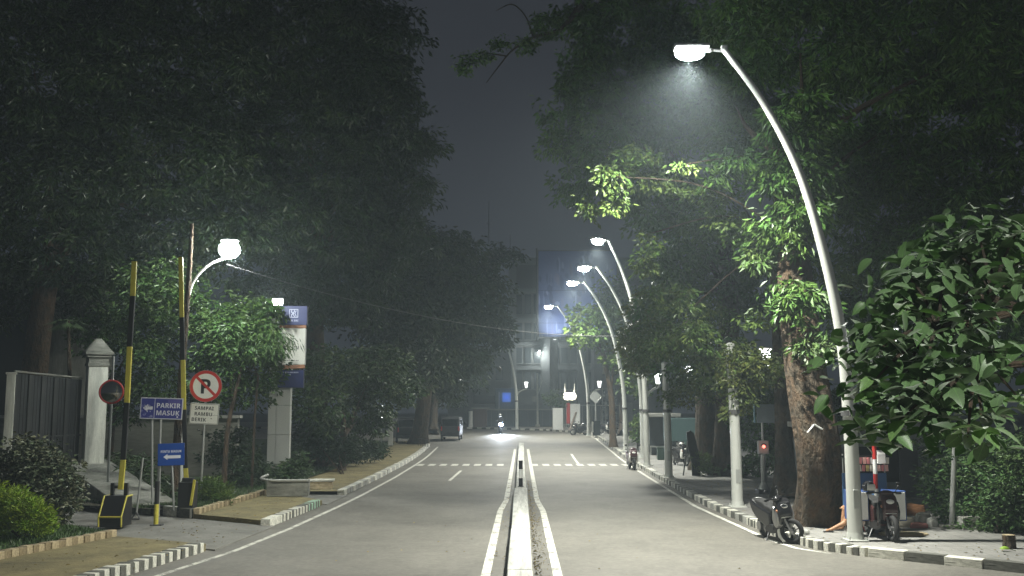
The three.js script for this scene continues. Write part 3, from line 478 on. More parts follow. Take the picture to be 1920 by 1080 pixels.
// ---------- left: gate, pillar, wing wall ----------
{
  const Z = 35, base = at(172, 900, Z); base.y = 0;
  const t = thing('gate_pillar', 'tall whitewashed gate pillar with stepped cap', 'pillar', base, 0.55);
  const top = at(172, 632, Z).y;
  M('shaft', box(0.62, top - 1.0, 0.62, 0, (top - 1.0) / 2, 0), X.whitewash, t);
  M('cap', [box(0.7, 0.1, 0.7, 0, top - 0.96, 0), box(0.64, 0.2, 0.64, 0, top - 0.81, 0), box(0.78, 0.09, 0.78, 0, top - 0.665, 0), box(0.9, 0.1, 0.9, 0, top - 0.57, 0)], X.grime, t);
  M('finial', cyl(0.6, 0.12, 0.46, 0, top - 0.29, 0, 4, 0, Math.PI / 4), X.grime, t);
  M('plinth', box(0.78, 0.9, 0.78, 0, 0.45, 0), X.grime, t);
  const r = thing('concrete_ramp', 'sloping bare concrete wing wall beside the gate pillar', 'ramp', [0, 0, 0]);
  const a = gp(160, 938, 0), b = gp(292, 957, 0.22), hgt = at(168, 868, -a.z).y;
  const s = new THREE.Shape(); const L = a.distanceTo(b); s.moveTo(-0.9, 0.05); s.lineTo(-0.9, hgt); s.lineTo(0.1, hgt); s.lineTo(L, 0.3); s.lineTo(L, 0.05); s.closePath();
  const g = new THREE.ExtrudeGeometry(s, { depth: 1.6, bevelEnabled: true, bevelSize: 0.015, bevelThickness: 0.015, bevelSegments: 1 }); g.rotateY(-Math.atan2(b.z - a.z, b.x - a.x)); g.translate(a.x, 0, a.z - 1.7);
  M('slope', g, X.grime, r);
  const gt = thing('sliding_gate', 'dark ribbed metal gate left of the whitewashed pillar', 'gate', [0, 0, 0]);
  const p = at(20, 830, 31), q = at(146, 862, 35); const n = 22, dark = [mat([0.022, 0.023, 0.024], 0.55, 0.2), mat([0.034, 0.034, 0.033], 0.55, 0.2)];
  for (let i = 0; i < n; i++) {
    const u = (i + 0.5) / n, c = p.clone().lerp(q, u), h0 = at(20, 700, 31).y, h1 = at(146, 712, 35).y, h = h0 + (h1 - h0) * u, w = p.distanceTo(q) / n;
    M('gate_slat', rbox(w * (i % 4 ? 0.9 : 0.8), h - 0.2, i % 4 ? 0.03 : 0.09, 0.008, c.x, 0.1 + h / 2, c.z, 0, -Math.atan2(q.z - p.z, q.x - p.x)), dark[i % 4 ? 0 : 1], gt);
  }
  for (const [y, k] of [[0.35, 0], [2.0, 0]]) M('gate_rail', bar([p.x, y + 0.1, p.z - 0.08], [q.x, y + 0.1, q.z - 0.08], 0.035), dark[1], gt);
  M('top_rail', bar([p.x, at(20, 700, 31).y + 0.06, p.z], [q.x, at(146, 712, 35).y + 0.06, q.z], 0.035), X.grime, gt);
  const w = thing('gate_post', 'white square gate post at the left picture edge', 'post', at(10, 900, 30.6).setY(0), 0.4); M('shaft', rbox(0.24, at(10, 702, 30.6).y, 0.24, 0.01, 0, at(10, 702, 30.6).y / 2, 0), X.whitewash, w); M('cap', rbox(0.3, 0.06, 0.3, 0.01, 0, at(10, 702, 30.6).y + 0.03, 0), X.whitewash, w);
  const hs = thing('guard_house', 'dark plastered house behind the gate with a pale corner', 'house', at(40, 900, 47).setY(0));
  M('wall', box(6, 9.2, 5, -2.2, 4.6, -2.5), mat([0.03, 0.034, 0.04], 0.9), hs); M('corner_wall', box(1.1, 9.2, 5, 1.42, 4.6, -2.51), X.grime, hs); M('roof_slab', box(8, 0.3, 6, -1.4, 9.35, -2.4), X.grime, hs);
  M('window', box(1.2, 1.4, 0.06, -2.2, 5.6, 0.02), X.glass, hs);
  // boundary wall behind the shrubs
  const bw_ = thing('boundary_wall', 'dark stained boundary wall behind the parking signs', 'wall', [-19, 0, -43], 0); M('wall_face', box(15, 2.6, 0.3, 0, 1.3, 0), X.grime, bw_); M('coping', box(15.2, 0.12, 0.45, 0, 2.66, 0), X.concrete, bw_);
}
// convex mirror
{
  const p = gp(203, 893, 0.25); p.copy(at(203, 885, 32)); p.y = 0.22; const t = thing('traffic_mirror', 'round convex traffic mirror with red rim near the gate pillar', 'mirror', p, 0.2);
  const y = at(203, 735, 32).y - 0.22, R = 0.35; M('post', bar([0, 0, 0], [0.0, at(203, 668, 32).y - 0.22, 0], 0.04), X.galv, t);
  M('rim', torus(R, 0.03, 0, y, 0.1), X.red, t); M('mirror_face', new THREE.SphereGeometry(0.9, 30, 12, 0, Math.PI * 2, 0, Math.asin(R / 0.9)).rotateX(Math.PI / 2).translate(0, y, 0.1 - 0.9 * Math.cos(Math.asin(R / 0.9))), mat([0.35, 0.33, 0.3], 0.06, 1), t); M('back_shell', cyl(R, 0.1, 0.08, 0, y, 0.06, 24, -Math.PI / 2), X.orange, t);
}
// boom barriers
function boom(label, foot, Z, headPx, segs, boxed) {
  const p = foot, t = thing('boom_barrier', label, 'barrier', p, 0, 'raised boom barriers at the driveway');
  const P = (px, py) => { const v = at(px, py, Z); return [v.x - p.x, v.y - p.y, v.z - p.z]; };
  for (const [x0, y0, x1, y1, c] of segs) { const a = P(x0, y0), b = P(x1, y1), d = V(...b).sub(V(...a)), L = d.length(), g = rbox(0.13, L, 0.07, 0.012); g.applyQuaternion(new THREE.Quaternion().setFromUnitVectors(V(0, 1, 0), d.normalize())); g.translate((a[0] + b[0]) / 2, (a[1] + b[1]) / 2, (a[2] + b[2]) / 2); M('boom_segment', g, c ? X.yellow : X.black, t); }
  return t;
}
{
  const p = gp(216, 985, 0.1), t = boom('nearer raised striped boom with yellow-edged black box', p, 25.8, null, [[252, 490, 249, 555, 1], [249, 555, 243, 650, 0], [243, 650, 238, 755, 1], [238, 755, 231, 862, 0], [231, 862, 226, 918, 1]]);
  const y0 = 0, w = 0.56, h = 0.72;
  const c = M('cabinet', profile([[0.34, 0], [0.36, 0.24], [0.06, h], [-0.3, h], [-0.34, 0]], w, 0.01, false), X.black, t);
  for (const s of [-1, 1]) { M('edge_trim', [bar([s * w / 2, 0, 0.35], [s * w / 2, 0.24, 0.37], 0.022), bar([s * w / 2, 0.24, 0.37], [s * w / 2, h, 0.07], 0.022), bar([s * w / 2, h, 0.07], [s * w / 2, h, -0.3], 0.022)], X.yellow, c); }
  M('cross_trim', bar([-w / 2, 0.24, 0.37], [w / 2, 0.24, 0.37], 0.022), X.yellow, c);
  M('pivot_bracket', [rbox(0.09, 0.34, 0.1, 0.01, -0.14, h + 0.15, -0.1), rbox(0.09, 0.34, 0.1, 0.01, 0.2, h + 0.15, -0.1), cyl(0.04, 0.04, 0.4, 0.03, h + 0.22, -0.1, 10, 0, 0, Math.PI / 2)], X.black, t); t.rotation.y = 0; 
  const p2 = gp(351, 957, 0.2), t2 = boom('farther raised striped boom beside the leaning trunk', p2, 30.4, null, [[339, 482, 341, 595, 1], [341, 595, 343, 675, 0], [343, 675, 345, 768, 1], [345, 768, 348, 878, 0], [348, 878, 350, 912, 1]]);
  M('cabinet', rbox(0.42, 0.78, 0.42, 0.02, 0, 0.39, 0), X.black, t2); M('side_strip', rbox(0.07, 0.7, 0.05, 0.01, 0.2, 0.5, 0.22, 0, 0, -0.12), X.yellow, t2); M('pivot_bracket', rbox(0.3, 0.14, 0.2, 0.02, 0, 0.82, 0), X.black, t2);
}
{ // loose pole with a ring foot, and bollard
  const p = gp(254, 976, 0.03), q = at(268, 858, -p.z), t = thing('chain_pole', 'thin leaning metal pole with triangular ring foot on the driveway', 'pole', p);
  M('shaft', bar([0.02, 0.22, 0], [q.x - p.x, q.y - p.y, 0], 0.028), X.galv, t); M('ring_foot', [bar([-0.11, 0.04, 0], [0.11, 0.04, 0.0], 0.022), bar([-0.11, 0.04, 0], [0.02, 0.22, 0], 0.022), bar([0.11, 0.04, 0], [0.02, 0.22, 0], 0.022)], X.poleDark, t);
  const b = gp(292, 985, 0.03), u = thing('bollard', 'yellow and black bollard standing on the driveway', 'bollard', b); const h = at(292, 902, -b.z).y - 0.03; M('lower_sleeve', cyl(0.06, 0.06, h * 0.48, 0, h * 0.24, 0, 14), X.yellow, u); M('upper_sleeve', cyl(0.06, 0.06, h * 0.52, 0, h * 0.74, 0, 14), X.black, u); M('base_plate', box(0.3, 0.03, 0.2, 0.03, 0.015, 0), X.poleDark, u);
}
// signs: board centre and size in surveyed pixels at distance Z
function board(t, p, px, py, Z, w, h, tex, back, rz = 0, name = 'sign_board') {
  const c = at(px, py, Z).sub(p), k = pxm(Z), b = M(name, rbox(w * k, h * k, 0.03, 0.012), back, t); b.position.copy(c); b.rotation.z = rz; b.rotation.y = 0.12;
  const f = M('sign_face', panel(w * k * 0.985, h * k * 0.97), face(tex), b); f.position.z = 0.0165; return b;
}
{
  let Z = 29.6, p = gp(283, 968, 0.2); p.copy(at(290, 962, Z)); p.y = 0.2;
  let t = thing('parking_entrance_sign', 'worn purple-blue PARKIR MASUK sign with white arrow', 'sign', p);
  board(t, p, 303, 766, Z, 77, 40, print(512, 266, (g, w, h) => {
    g.fillStyle = '#353a86'; g.fillRect(0, 0, w, h); g.strokeStyle = '#c9c9d4'; g.lineWidth = 10; g.strokeRect(5, 5, w - 10, h - 10); g.beginPath(); g.moveTo(172, 0); g.lineTo(172, h); g.lineWidth = 7; g.stroke();
    g.fillStyle = '#7e6aa8'; g.globalAlpha = 0.45; g.fillRect(330, 20, 150, 90); g.globalAlpha = 1;
    g.fillStyle = '#d8d8de'; g.beginPath(); g.moveTo(30, 130); g.lineTo(90, 80); g.lineTo(90, 110); g.lineTo(150, 110); g.lineTo(150, 152); g.lineTo(90, 152); g.lineTo(90, 185); g.closePath(); g.fill();
    g.font = 'bold 84px sans-serif'; g.fillText('PARKIR', 190, 124, 300); g.fillText('MASUK', 190, 218, 290);
    g.save(); g.beginPath(); g.rect(10, 90, 150, 160); g.clip(); blot(g, 140, 250, 26, '#cfcfd8', 16); blot(g, 150, 250, 18, '#2b2f66', 10); g.restore(); blot(g, w, h, 10, '#8f8fb4', 6);
    g.fillStyle = '#e6e6ea'; g.beginPath(); g.arc(455, 235, 10, 0, 7); g.fill();
  }), X.galv, -0.03);
  const q = (px, py) => { const v = at(px, py, Z).sub(p); return [v.x, v.y, v.z - 0.04]; };
  M('post', bar([q(284, 960)[0], 0, -0.04], q(284, 752), 0.035), X.galv, t); M('post', bar([q(297, 960)[0] - 0.05, 0, -0.04], q(302, 752), 0.035), X.galv, t);
  Z = 28.4; p = at(318, 966, Z); p.y = 0.2; t = thing('entrance_door_sign', 'small blue PINTU MASUK sign with white left arrow', 'sign', p);
  board(t, p, 321, 852, Z, 48, 41, print(384, 328, (g, w, h) => { g.fillStyle = '#16479c'; g.fillRect(0, 0, w, h); g.fillStyle = '#e8eaf0'; g.font = 'bold 50px sans-serif'; g.fillText('PINTU MASUK', 38, 136, 306); g.beginPath(); g.moveTo(78, 200); g.lineTo(140, 155); g.lineTo(140, 178); g.lineTo(332, 178); g.lineTo(332, 224); g.lineTo(140, 224); g.lineTo(140, 246); g.closePath(); g.fill(); blot(g, w, h, 8, '#3c63ac', 7); }), X.blue, 0.03);
  const q2 = (px, py) => { const v = at(px, py, Z).sub(p); return [v.x, v.y, v.z - 0.04]; };
  M('post', bar([q2(296, 975)[0], -0.15, -0.04], q2(300, 836), 0.03), X.galv, t); M('post', bar([q2(325, 968)[0], 0, -0.04], q2(320, 836), 0.03), X.galv, t);
  Z = 31; p = at(374, 955, Z); p.y = 0.22; t = thing('no_parking_sign', 'round red-ringed no parking sign above a white text plate', 'sign', p);
  const k = pxm(Z), c = at(386, 724, Z).sub(p), R = 29.5 * k, disc = M('sign_disc', cyl(R, R, 0.03, 0, 0, 0, 40, Math.PI / 2), X.galv, t); disc.position.copy(c); disc.rotation.y = 0.12;
  const f = M('sign_face', new THREE.CircleGeometry(R * 0.985, 48), face(print(512, 512, (g, w) => { g.fillStyle = '#c2332b'; g.fillRect(0, 0, w, w); g.fillStyle = '#e9e9e2'; g.beginPath(); g.arc(256, 256, 205, 0, 7); g.fill(); g.fillStyle = '#17181a'; g.font = 'bold 330px sans-serif'; g.fillText('P', 150, 378, 250); g.strokeStyle = '#c2332b'; g.lineWidth = 44; g.beginPath(); g.moveTo(110, 110); g.lineTo(402, 402); g.stroke(); blot(g, w, w, 7, '#b9b4a4', 6); })), disc); f.position.z = 0.0165;
  board(t, p, 383, 776, Z, 53, 39, print(512, 378, (g, w, h) => { g.fillStyle = '#dcdcd2'; g.fillRect(0, 0, w, h); g.strokeStyle = '#55554e'; g.lineWidth = 8; g.strokeRect(10, 10, w - 20, h - 20); g.fillStyle = '#1a1b1c'; g.font = 'bold 92px sans-serif'; g.fillText('SAMPAI', 78, 118, 350); g.fillText('RAMBU', 78, 226, 340); g.fillText('BERIK', 34, 330, 270); g.font = 'bold 54px sans-serif'; g.fillText('T', 372, 300); g.strokeStyle = '#77776c'; g.lineWidth = 5; g.beginPath(); g.moveTo(400, 210); g.lineTo(500, 210); g.stroke(); blot(g, w, h, 16, '#c2c0b2', 12); g.fillStyle = '#dcdcd2'; g.fillRect(365, 285, 60, 26); }), X.galv, -0.05, 'text_plate');
  M('post', bar([0, 0, -0.05], [c.x, c.y + R * 0.6, c.z - 0.05], 0.035), X.galv, t);
}
// bank pylon sign
{
  const Z = 38, k = pxm(Z), p = at(519, 905, Z); p.y = 0.22; const t = thing('pylon_sign', 'tall grey clad pylon with navy and white bank panels', 'sign', p, 0.1);
  const yy = (py) => at(519, py, Z).y - p.y, xx = (px) => (px - 519) * k;
  const clad = mat([0.58, 0.59, 0.55], 0.5, 0.1);
  for (let i = 0, ys = [yy(870), yy(815), yy(760), yy(728), yy(690), yy(640), yy(590)]; i < ys.length - 1; i++) { M('cladding_panel', rbox(xx(540) - xx(514) - 0.012, ys[i + 1] - ys[i] - 0.012, 0.5, 0.006, (xx(514) + xx(540)) / 2, (ys[i] + ys[i + 1]) / 2, -0.28), clad, t); M('cladding_panel', rbox(xx(514) - xx(499) - 0.012, ys[i + 1] - ys[i] - 0.012, 0.5, 0.006, (xx(499) + xx(514)) / 2, (ys[i] + ys[i + 1]) / 2, -0.3), clad, t); }
  M('footing', box(0.5, yy(868), 0.4, 0, yy(868) / 2, -0.3), X.concrete, t);
  const seg = (x0, x1, y0, y1, m, name, tex) => { const w = (x1 - x0) * k, h = yy(y0) - yy(y1), o = M(name, rbox(w, h, 0.32, 0.02), m, t); o.position.set(((x0 + x1) / 2 - 519) * k, (yy(y0) + yy(y1)) / 2, 0.02); if (tex) { const f = M('printed_face', panel(w * 0.97, h * 0.97), face(tex), o); f.position.z = 0.1625; } return o; };
  seg(519, 568, 574, 610, X.navy, 'head_panel', print(512, 384, (g, w, h) => {
    g.fillStyle = '#3b4474'; g.fillRect(0, 0, w, h); g.strokeStyle = '#c4cadf'; g.lineWidth = 14; g.lineJoin = 'round'; g.strokeRect(168, 70, 164, 160);
    g.beginPath(); g.moveTo(208, 80); g.lineTo(208, 130); g.lineTo(250, 150); g.lineTo(208, 175); g.lineTo(208, 222); g.moveTo(262, 80); g.lineTo(262, 115); g.lineTo(228, 150); g.lineTo(272, 222); g.moveTo(300, 92); g.lineTo(272, 150); g.lineTo(304, 214); g.stroke();
    g.fillStyle = '#b9c0d8'; g.font = 'bold 54px sans-serif'; g.fillText('BANK BRI', 96, 318, 320);
  }));
  seg(517, 566, 610, 615.5, X.orange, 'orange_band');
  seg(516, 566, 616, 684, X.whitePaint, 'white_panel', print(384, 512, (g, w, h) => { g.fillStyle = '#cfcec4'; g.fillRect(0, 0, w, h); g.fillStyle = '#2f3030'; g.font = 'bold 70px sans-serif'; g.fillText('ATM', 190, 300, 110); g.fillStyle = '#77776f'; for (let i = 0; i < 9; i++) g.fillRect(70 + i * 26, 452, rr(14, 22), 14); }));
  M('swoosh_band', rbox((565 - 515) * k, 0.14, 0.33, 0.02, ((565 + 515) / 2 - 519) * k, (yy(684) + yy(693)) / 2, 0.02, 0, 0, 0.06), X.orange, t);
  seg(514.5, 564, 694, 727, X.navy, 'direction_panel', print(512, 340, (g, w, h) => { g.fillStyle = '#343d70'; g.fillRect(0, 0, w, h); g.fillStyle = '#b9bed2'; g.beginPath(); g.moveTo(24, 62); g.lineTo(58, 34); g.lineTo(58, 92); g.fill(); for (let r = 0; r < 2; r++) for (let i = 0; i < (r ? 8 : 14); i++) if (i !== 2) g.fillRect(84 + i * 24, 30 + r * 46, rr(12, 20), 26); }));
}
// planter and concrete block beyond the signs
{
  const p = gp(512, 932, 0.15), t = thing('planter', 'concrete planter box under the pylon sign', 'planter', p, 0.15); M('tub', [rbox(1.35, 0.5, 0.9, 0.03, 0.45, 0.25, -0.5)], X.grime, t); M('rim', tube([[-0.3, 0.62, -1.4], [-0.45, 0.56, -0.6], [-0.1, 0.53, -0.05], [0.5, 0.52, 0.0], [1.15, 0.52, -0.02]], 0.045, 24, 8), X.concrete, t); M('earth', box(1.25, 0.04, 0.8, 0.45, 0.49, -0.5), X.soil, t);
  const b = gp(600, 922, 0.05), u = thing('concrete_block', 'pale concrete box on the footway right of the planter', 'block', b, 0.12); M('body', rbox(0.86, 0.36, 0.6, 0.02, 0, 0.18, -0.3), X.kerbCream, u); M('lid', rbox(0.96, 0.06, 0.68, 0.01, 0, 0.39, -0.3), X.kerbWhite, u);
}
// left bracket lamp, floodlight in the leaves, overhead cable
{
  const Z = 33, p = at(338, 940, Z); p.y = 0.22; const t = thing('bracket_lamp', 'curved arm lamp glowing among the left trees', 'street lamp', p);
  const L = (px, py) => at(px, py, Z).sub(p).toArray(), head = at(430, 468, Z).sub(p);
  M('pole', limb([[0, 0, 0], L(342, 700), L(348, 600), L(362, 530), L(392, 497), L(424, 483)], [0.085, 0.075, 0.06, 0.05, 0.045, 0.04], 36, 10), X.pole, t);
  M('clamp_band', [torus(0.085, 0.02, ...L(347.5, 612), Math.PI / 2), torus(0.08, 0.02, ...L(352, 575), Math.PI / 2)], X.poleDark, t);
  const h = M('lamp_head', place(new THREE.SphereGeometry(0.36, 24, 10, 0, Math.PI * 2, 0, Math.PI * 0.3).scale(1, 0.6, 1), head.x, head.y + 0.16, head.z), X.galv, t);
  M('lamp_globe', ball(0.34, 0.3, 0.34, head.x, head.y, head.z), X.lampGlow, h);
  const w = new THREE.PointLight(LAMP_COLOUR, 25); w.name = 'bracket_lamp_light'; w.position.set(head.x, head.y - 0.36, head.z); w.shadow.radius = 9; w.castShadow = true; t.add(w);
  const Z2 = 41, q = at(511, 905, Z2); q.y = 0.2; const u = thing('floodlight', 'bright floodlight shining through leaves left of the pylon', 'floodlight', q);
  const fh = at(511, 566, Z2).sub(q); M('mast', bar([0, 0, -0.3], [0, fh.y + 0.15, -0.3], 0.06, 0.05), X.galv, u); M('housing', rbox(0.46, 0.3, 0.16, 0.03, 0, fh.y, -0.12), X.poleDark, u); M('lamp_glass', rbox(0.4, 0.24, 0.05, 0.02, 0, fh.y, -0.02), X.lampGlow, u);
  const v = new THREE.PointLight(LAMP_COLOUR, 80); v.name = 'floodlight_lamp'; v.position.set(0, fh.y - 0.02, 0.16); v.shadow.radius = 6; v.castShadow = true; u.add(v);
  const pts = []; for (let i = 0; i <= 24; i++) { const s = i / 24, a = at(425, 496, 32.8), b = at(1400, 595, 62); const c = a.lerp(b, s); c.y -= 4 * s * (1 - s) * 1.7; pts.push(c); }
  tag(M('overhead_cable', tube(pts, 0.013, 60, 6), mat([0.16, 0.16, 0.16], 0.6)), 'overhead cable sagging across the road from the left lamp', 'cable');
}
// ---------- right footway ----------
{
  const p = gp(1650, 1003, 0.15), t = thing('vendor_cart', 'blue snack cart hung with pink packets behind the vendor motorcycle', 'cart', p, 0.05);
  const blueP = mat([0.05, 0.12, 0.25], 0.5); t.position.z -= 0.55; const k = FOCAL / -t.position.z, X0 = (px) => (px - 1650) / k, Y = (py) => at(1650, py, -t.position.z).y - t.position.y;
  M('tray', rbox(1.05, Y(925) - Y(962), 0.5, 0.02, 0, (Y(925) + Y(962)) / 2, -0.1), blueP, t); M('back_board', rbox(1.06, Y(888) - Y(926), 0.06, 0.01, 0, (Y(888) + Y(926)) / 2, -0.3), blueP, t); M('top_board', rbox(1.06, 0.05, 0.32, 0.01, 0, Y(857), -0.2), X.black, t);
  for (const s of [-1, 1]) M('frame_post', bar([s * 0.5, 0, -0.3], [s * 0.5, Y(852), -0.3], 0.02), X.galv, t);
  const cols = [[0.7, 0.25, 0.25], [0.7, 0.65, 0.55], [0.72, 0.4, 0.35], [0.65, 0.55, 0.2], [0.75, 0.72, 0.7]].map((c) => mat(c, 0.4));
  for (let r = 0; r < 2; r++) for (let i = 0; i < 11; i++) M('snack_packet', rbox(0.075, 0.15, 0.025, 0.01, -0.46 + i * 0.092, Y(864 + r * 14), -0.02 - r * 0.06, rr(-0.1, 0.1), rr(-0.2, 0.2), rr(-0.08, 0.08)), cols[(i * 3 + r * 2 + (rnd() * 2 | 0)) % 5], t);
  M('paper_bag', profile([[-0.05, 0], [0.05, 0], [0.04, 0.2], [0.0, 0.28]], 0.2, 0.01, false).translate(0.28, Y(868), 0.02), cols[4], t);
  const u = thing('umbrella_pole', 'red and white striped pole standing above the snack cart', 'pole', [t.position.x + X0(1656), p.y, t.position.z + 0.2]);
  for (let i = 0; i < 6; i++) M('pole_band', cyl(0.05, 0.05, 0.33, 0, 0.17 + i * 0.335, 0, 12), i % 2 ? X.red : X.whitePaint, u);
  M('weighted_foot', cyl(0.16, 0.12, 0.1, 0, 0.05, 0, 16), X.poleDark, u);
}
function chunk(name, label, px, py, w, h, d, m, cat = 'rubble', ry = 0, group) { const p = gp(px, py, 0.15), g = new THREE.DodecahedronGeometry(0.5, 2), a = g.attributes.position; for (let i = 0; i < a.count; i++) { const x = a.getX(i), y = a.getY(i), z = a.getZ(i), q = 1 + 0.12 * Math.sin(x * 9 + px) * Math.cos(z * 8 + py), B_ = Math.max(Math.abs(x), Math.abs(y), Math.abs(z)) * 0.5 + 0.25; a.setXYZ(i, x * q / B_ * 0.5, y * q / B_ * 0.5, z * q / B_ * 0.5); } g.scale(w, h, d); g.rotateY(ry); g.computeVertexNormals(); const o = M(name, g, m); o.position.set(p.x, p.y + h / 2 - 0.03, p.z - d / 2); return tag(o, label, cat, group); }
const sackBrown = mat([0.20, 0.09, 0.035], 0.9), sackPale = mat([0.36, 0.33, 0.26], 0.9);
chunk('sack', 'brown bundle lying behind the vendor motorcycle', 1718, 968, 0.62, 0.34, 0.45, sackBrown, 'sack');
chunk('sack', 'pale rounded sack beside the brown bundle', 1702, 990, 0.4, 0.3, 0.35, sackPale, 'sack');
chunk('sack', 'grey crumpled sack right of the brown bundle', 1735, 982, 0.36, 0.3, 0.3, mat([0.28, 0.27, 0.23], 0.9), 'sack');
chunk('cloth_heap', 'reddish cloth heap on the footway before the sacks', 1726, 991, 0.42, 0.16, 0.3, mat([0.34, 0.14, 0.12], 0.9), 'cloth');
chunk('concrete_lump', 'small pale concrete lump left of the thin pipe', 1752, 989, 0.22, 0.26, 0.22, X.concrete, 'concrete', 0.3);
chunk('litter', 'flat white scrap beside the thin pipe foot', 1806, 989, 0.26, 0.09, 0.2, X.whitePaint, 'litter');
chunk('concrete_lump', 'white edged block at the foot of the hedge', 1849, 991, 0.2, 0.26, 0.22, X.kerbWhite, 'concrete', 0.2);
chunk('rubble_heap', 'low sandy heap on the footway behind the kerb', 1700, 1006, 1.1, 0.1, 0.5, X.kerbCream, 'rubble');
chunk('stone', 'square pale stone on the kerb beside the big trunk', 1512, 1003, 0.17, 0.15, 0.17, X.concrete, 'stone');
{ const p = gp(1828, 993, 0.15), t = thing('concrete_block', 'long grey concrete block before the dark hedge', 'block', p, 0.1); M('body', rbox(0.42, 0.3, 0.3, 0.02, 0, 0.14, -0.2), X.grime, t); M('end_face', rbox(0.07, 0.3, 0.3, 0.015, -0.24, 0.14, -0.18), X.concrete, t); }
{ const p = gp(1784, 990, 0.15), t = thing('pipe_post', 'thin pale pipe post rising before the hedge', 'post', p), q = at(1792, 800, -p.z - 0.4); M('pipe', bar([0, 0, 0], [q.x - p.x, q.y - p.y, q.z - p.z], 0.062), X.galv, t); M('footing', rbox(0.5, 0.1, 0.34, 0.03, 0, 0.03, 0), X.grime, t); M('pipe_band', torus(0.065, 0.014, 0.02, 0.9, -0.1, Math.PI / 2), X.poleDark, t); }
{ const p = gp(1892, 1028, 0.15), t = thing('tree_stump', 'small cut stump by the kerb at the right edge', 'stump', p); M('log', limb([[0, 0, 0], [0.01, 0.12, 0], [0, 0.27, 0]], [0.135, 0.12, 0.125], 6, 18, (a) => 1 + 0.06 * Math.sin(a * 5)), X.bark, t); M('cut_top', cyl(0.118, 0.118, 0.012, 0, 0.268, 0, 18), X.kerbCream, t);
  const l = thing('fallen_leaf', 'large lime green leaf lying beside the stump', 'leaf', gp(1884, 1034, 0.15)); const g = new THREE.SphereGeometry(0.15, 14, 8, 0, 6.283, 0, 1.1).scale(0.75, 0.7, 0.5); M('blade', g, mat([0.22, 0.36, 0.03], 0.6), l); M('stalk', bar([0.1, 0.05, 0], [0.2, 0.02, 0.05], 0.008), X.lawn, l); }
{ const t = thing('chevron_mark', 'white chevron strip fixed on the big tree trunk', 'sign', at(1528, 803, 24.12)), r = (px, py) => at(px, py, 24.12).sub(t.position).toArray(); M('left_strip', bar(r(1514, 811), r(1527, 796), 0.022), X.whitePaint, t); M('right_strip', bar(r(1527, 796), r(1542, 805), 0.022), X.whitePaint, t); }
// meter post with red lamp and board above
{
  const p = gp(1433, 926, 0.15), Z = -p.z, t = thing('control_post', 'grey control box on a footed post with red lamp', 'post', p), y = (py) => at(1433, py, Z).y - p.y, k = Z / FOCAL;
  M('footing', rbox(0.5, 0.16, 0.5, 0.02, 0, 0.08, 0), X.poleDark, t); M('post', cyl(0.1, 0.085, y(850) - 0.1, 0, (y(850)) / 2 + 0.05, 0, 14), X.galv, t); M('foot_cone', cyl(0.2, 0.1, 0.22, 0, 0.26, 0, 14), X.galv, t);
  M('box', rbox(19 * k, y(826) - y(851), 0.2, 0.015, 0, (y(826) + y(851)) / 2, 0), mat([0.32, 0.32, 0.3], 0.6), t);
  M('hood', torus(0.07, 0.02, 0.0, y(836), 0.11, 0, 0, 0, Math.PI), X.black, t);
  M('signal_lamp', ball(0.055, 0.055, 0.04, 0.0, y(837), 0.12), mat([0.6, 0.1, 0.08], 0.4, 0, { emissive: new THREE.Color(1, 0.22, 0.16), emissiveIntensity: 3 }), t);
  const w = new THREE.PointLight(new THREE.Color(1, 0.25, 0.2), 0.04); w.name = 'signal_lamp_light'; w.position.set(0, y(837), 0.2); w.castShadow = true; t.add(w);
  M('upper_post', bar([0, y(827), 0], [0, y(792), 0], 0.04), X.galv, t); M('notice_board', rbox(36 * k, y(758) - y(793), 0.05, 0.01, 0.15, (y(758) + y(793)) / 2, 0), mat([0.20, 0.24, 0.26], 0.6), t); M('board_edge', rbox(0.05, y(758) - y(793), 0.07, 0.01, -0.26, (y(758) + y(793)) / 2, 0.0), mat([0.16, 0.3, 0.36], 0.5), t);
}
{ const a = gp(1306, 892, 0.15), Z = -a.z, b = at(1293, 808, Z), t = thing('leaning_board', 'tall black board leaning on the footway before the trunks', 'board', a); const sh = new THREE.Shape(); [[1313, 892], [1311, 860], [1305, 830], [1300, 812], [1294, 807], [1287, 811], [1290, 838], [1296, 866], [1298, 892]].forEach(([x, y], i) => { const v = at(x, y, Z).sub(a); i ? sh.lineTo(v.x, v.y) : sh.moveTo(v.x, v.y); }); const g = new THREE.ExtrudeGeometry(sh, { depth: 0.05, bevelEnabled: true, bevelSize: 0.01, bevelThickness: 0.01, bevelSegments: 1 }); M('panel', g, X.black, t); M('prop', bar([-0.55, 0, -0.1], [-0.3, 1.7, -0.05], 0.03), X.poleDark, t); }
{ const p = gp(1241, 862, 0.15), t = thing('waste_bin', 'dark green waste bin behind the second lamp post', 'bin', p); M('tub', rbox(0.5, 0.62, 0.45, 0.04, 0, 0.31, 0), mat([0.02, 0.045, 0.03], 0.6), t); M('lid', rbox(0.54, 0.08, 0.5, 0.03, 0, 0.66, 0), mat([0.03, 0.05, 0.035], 0.5), t); }
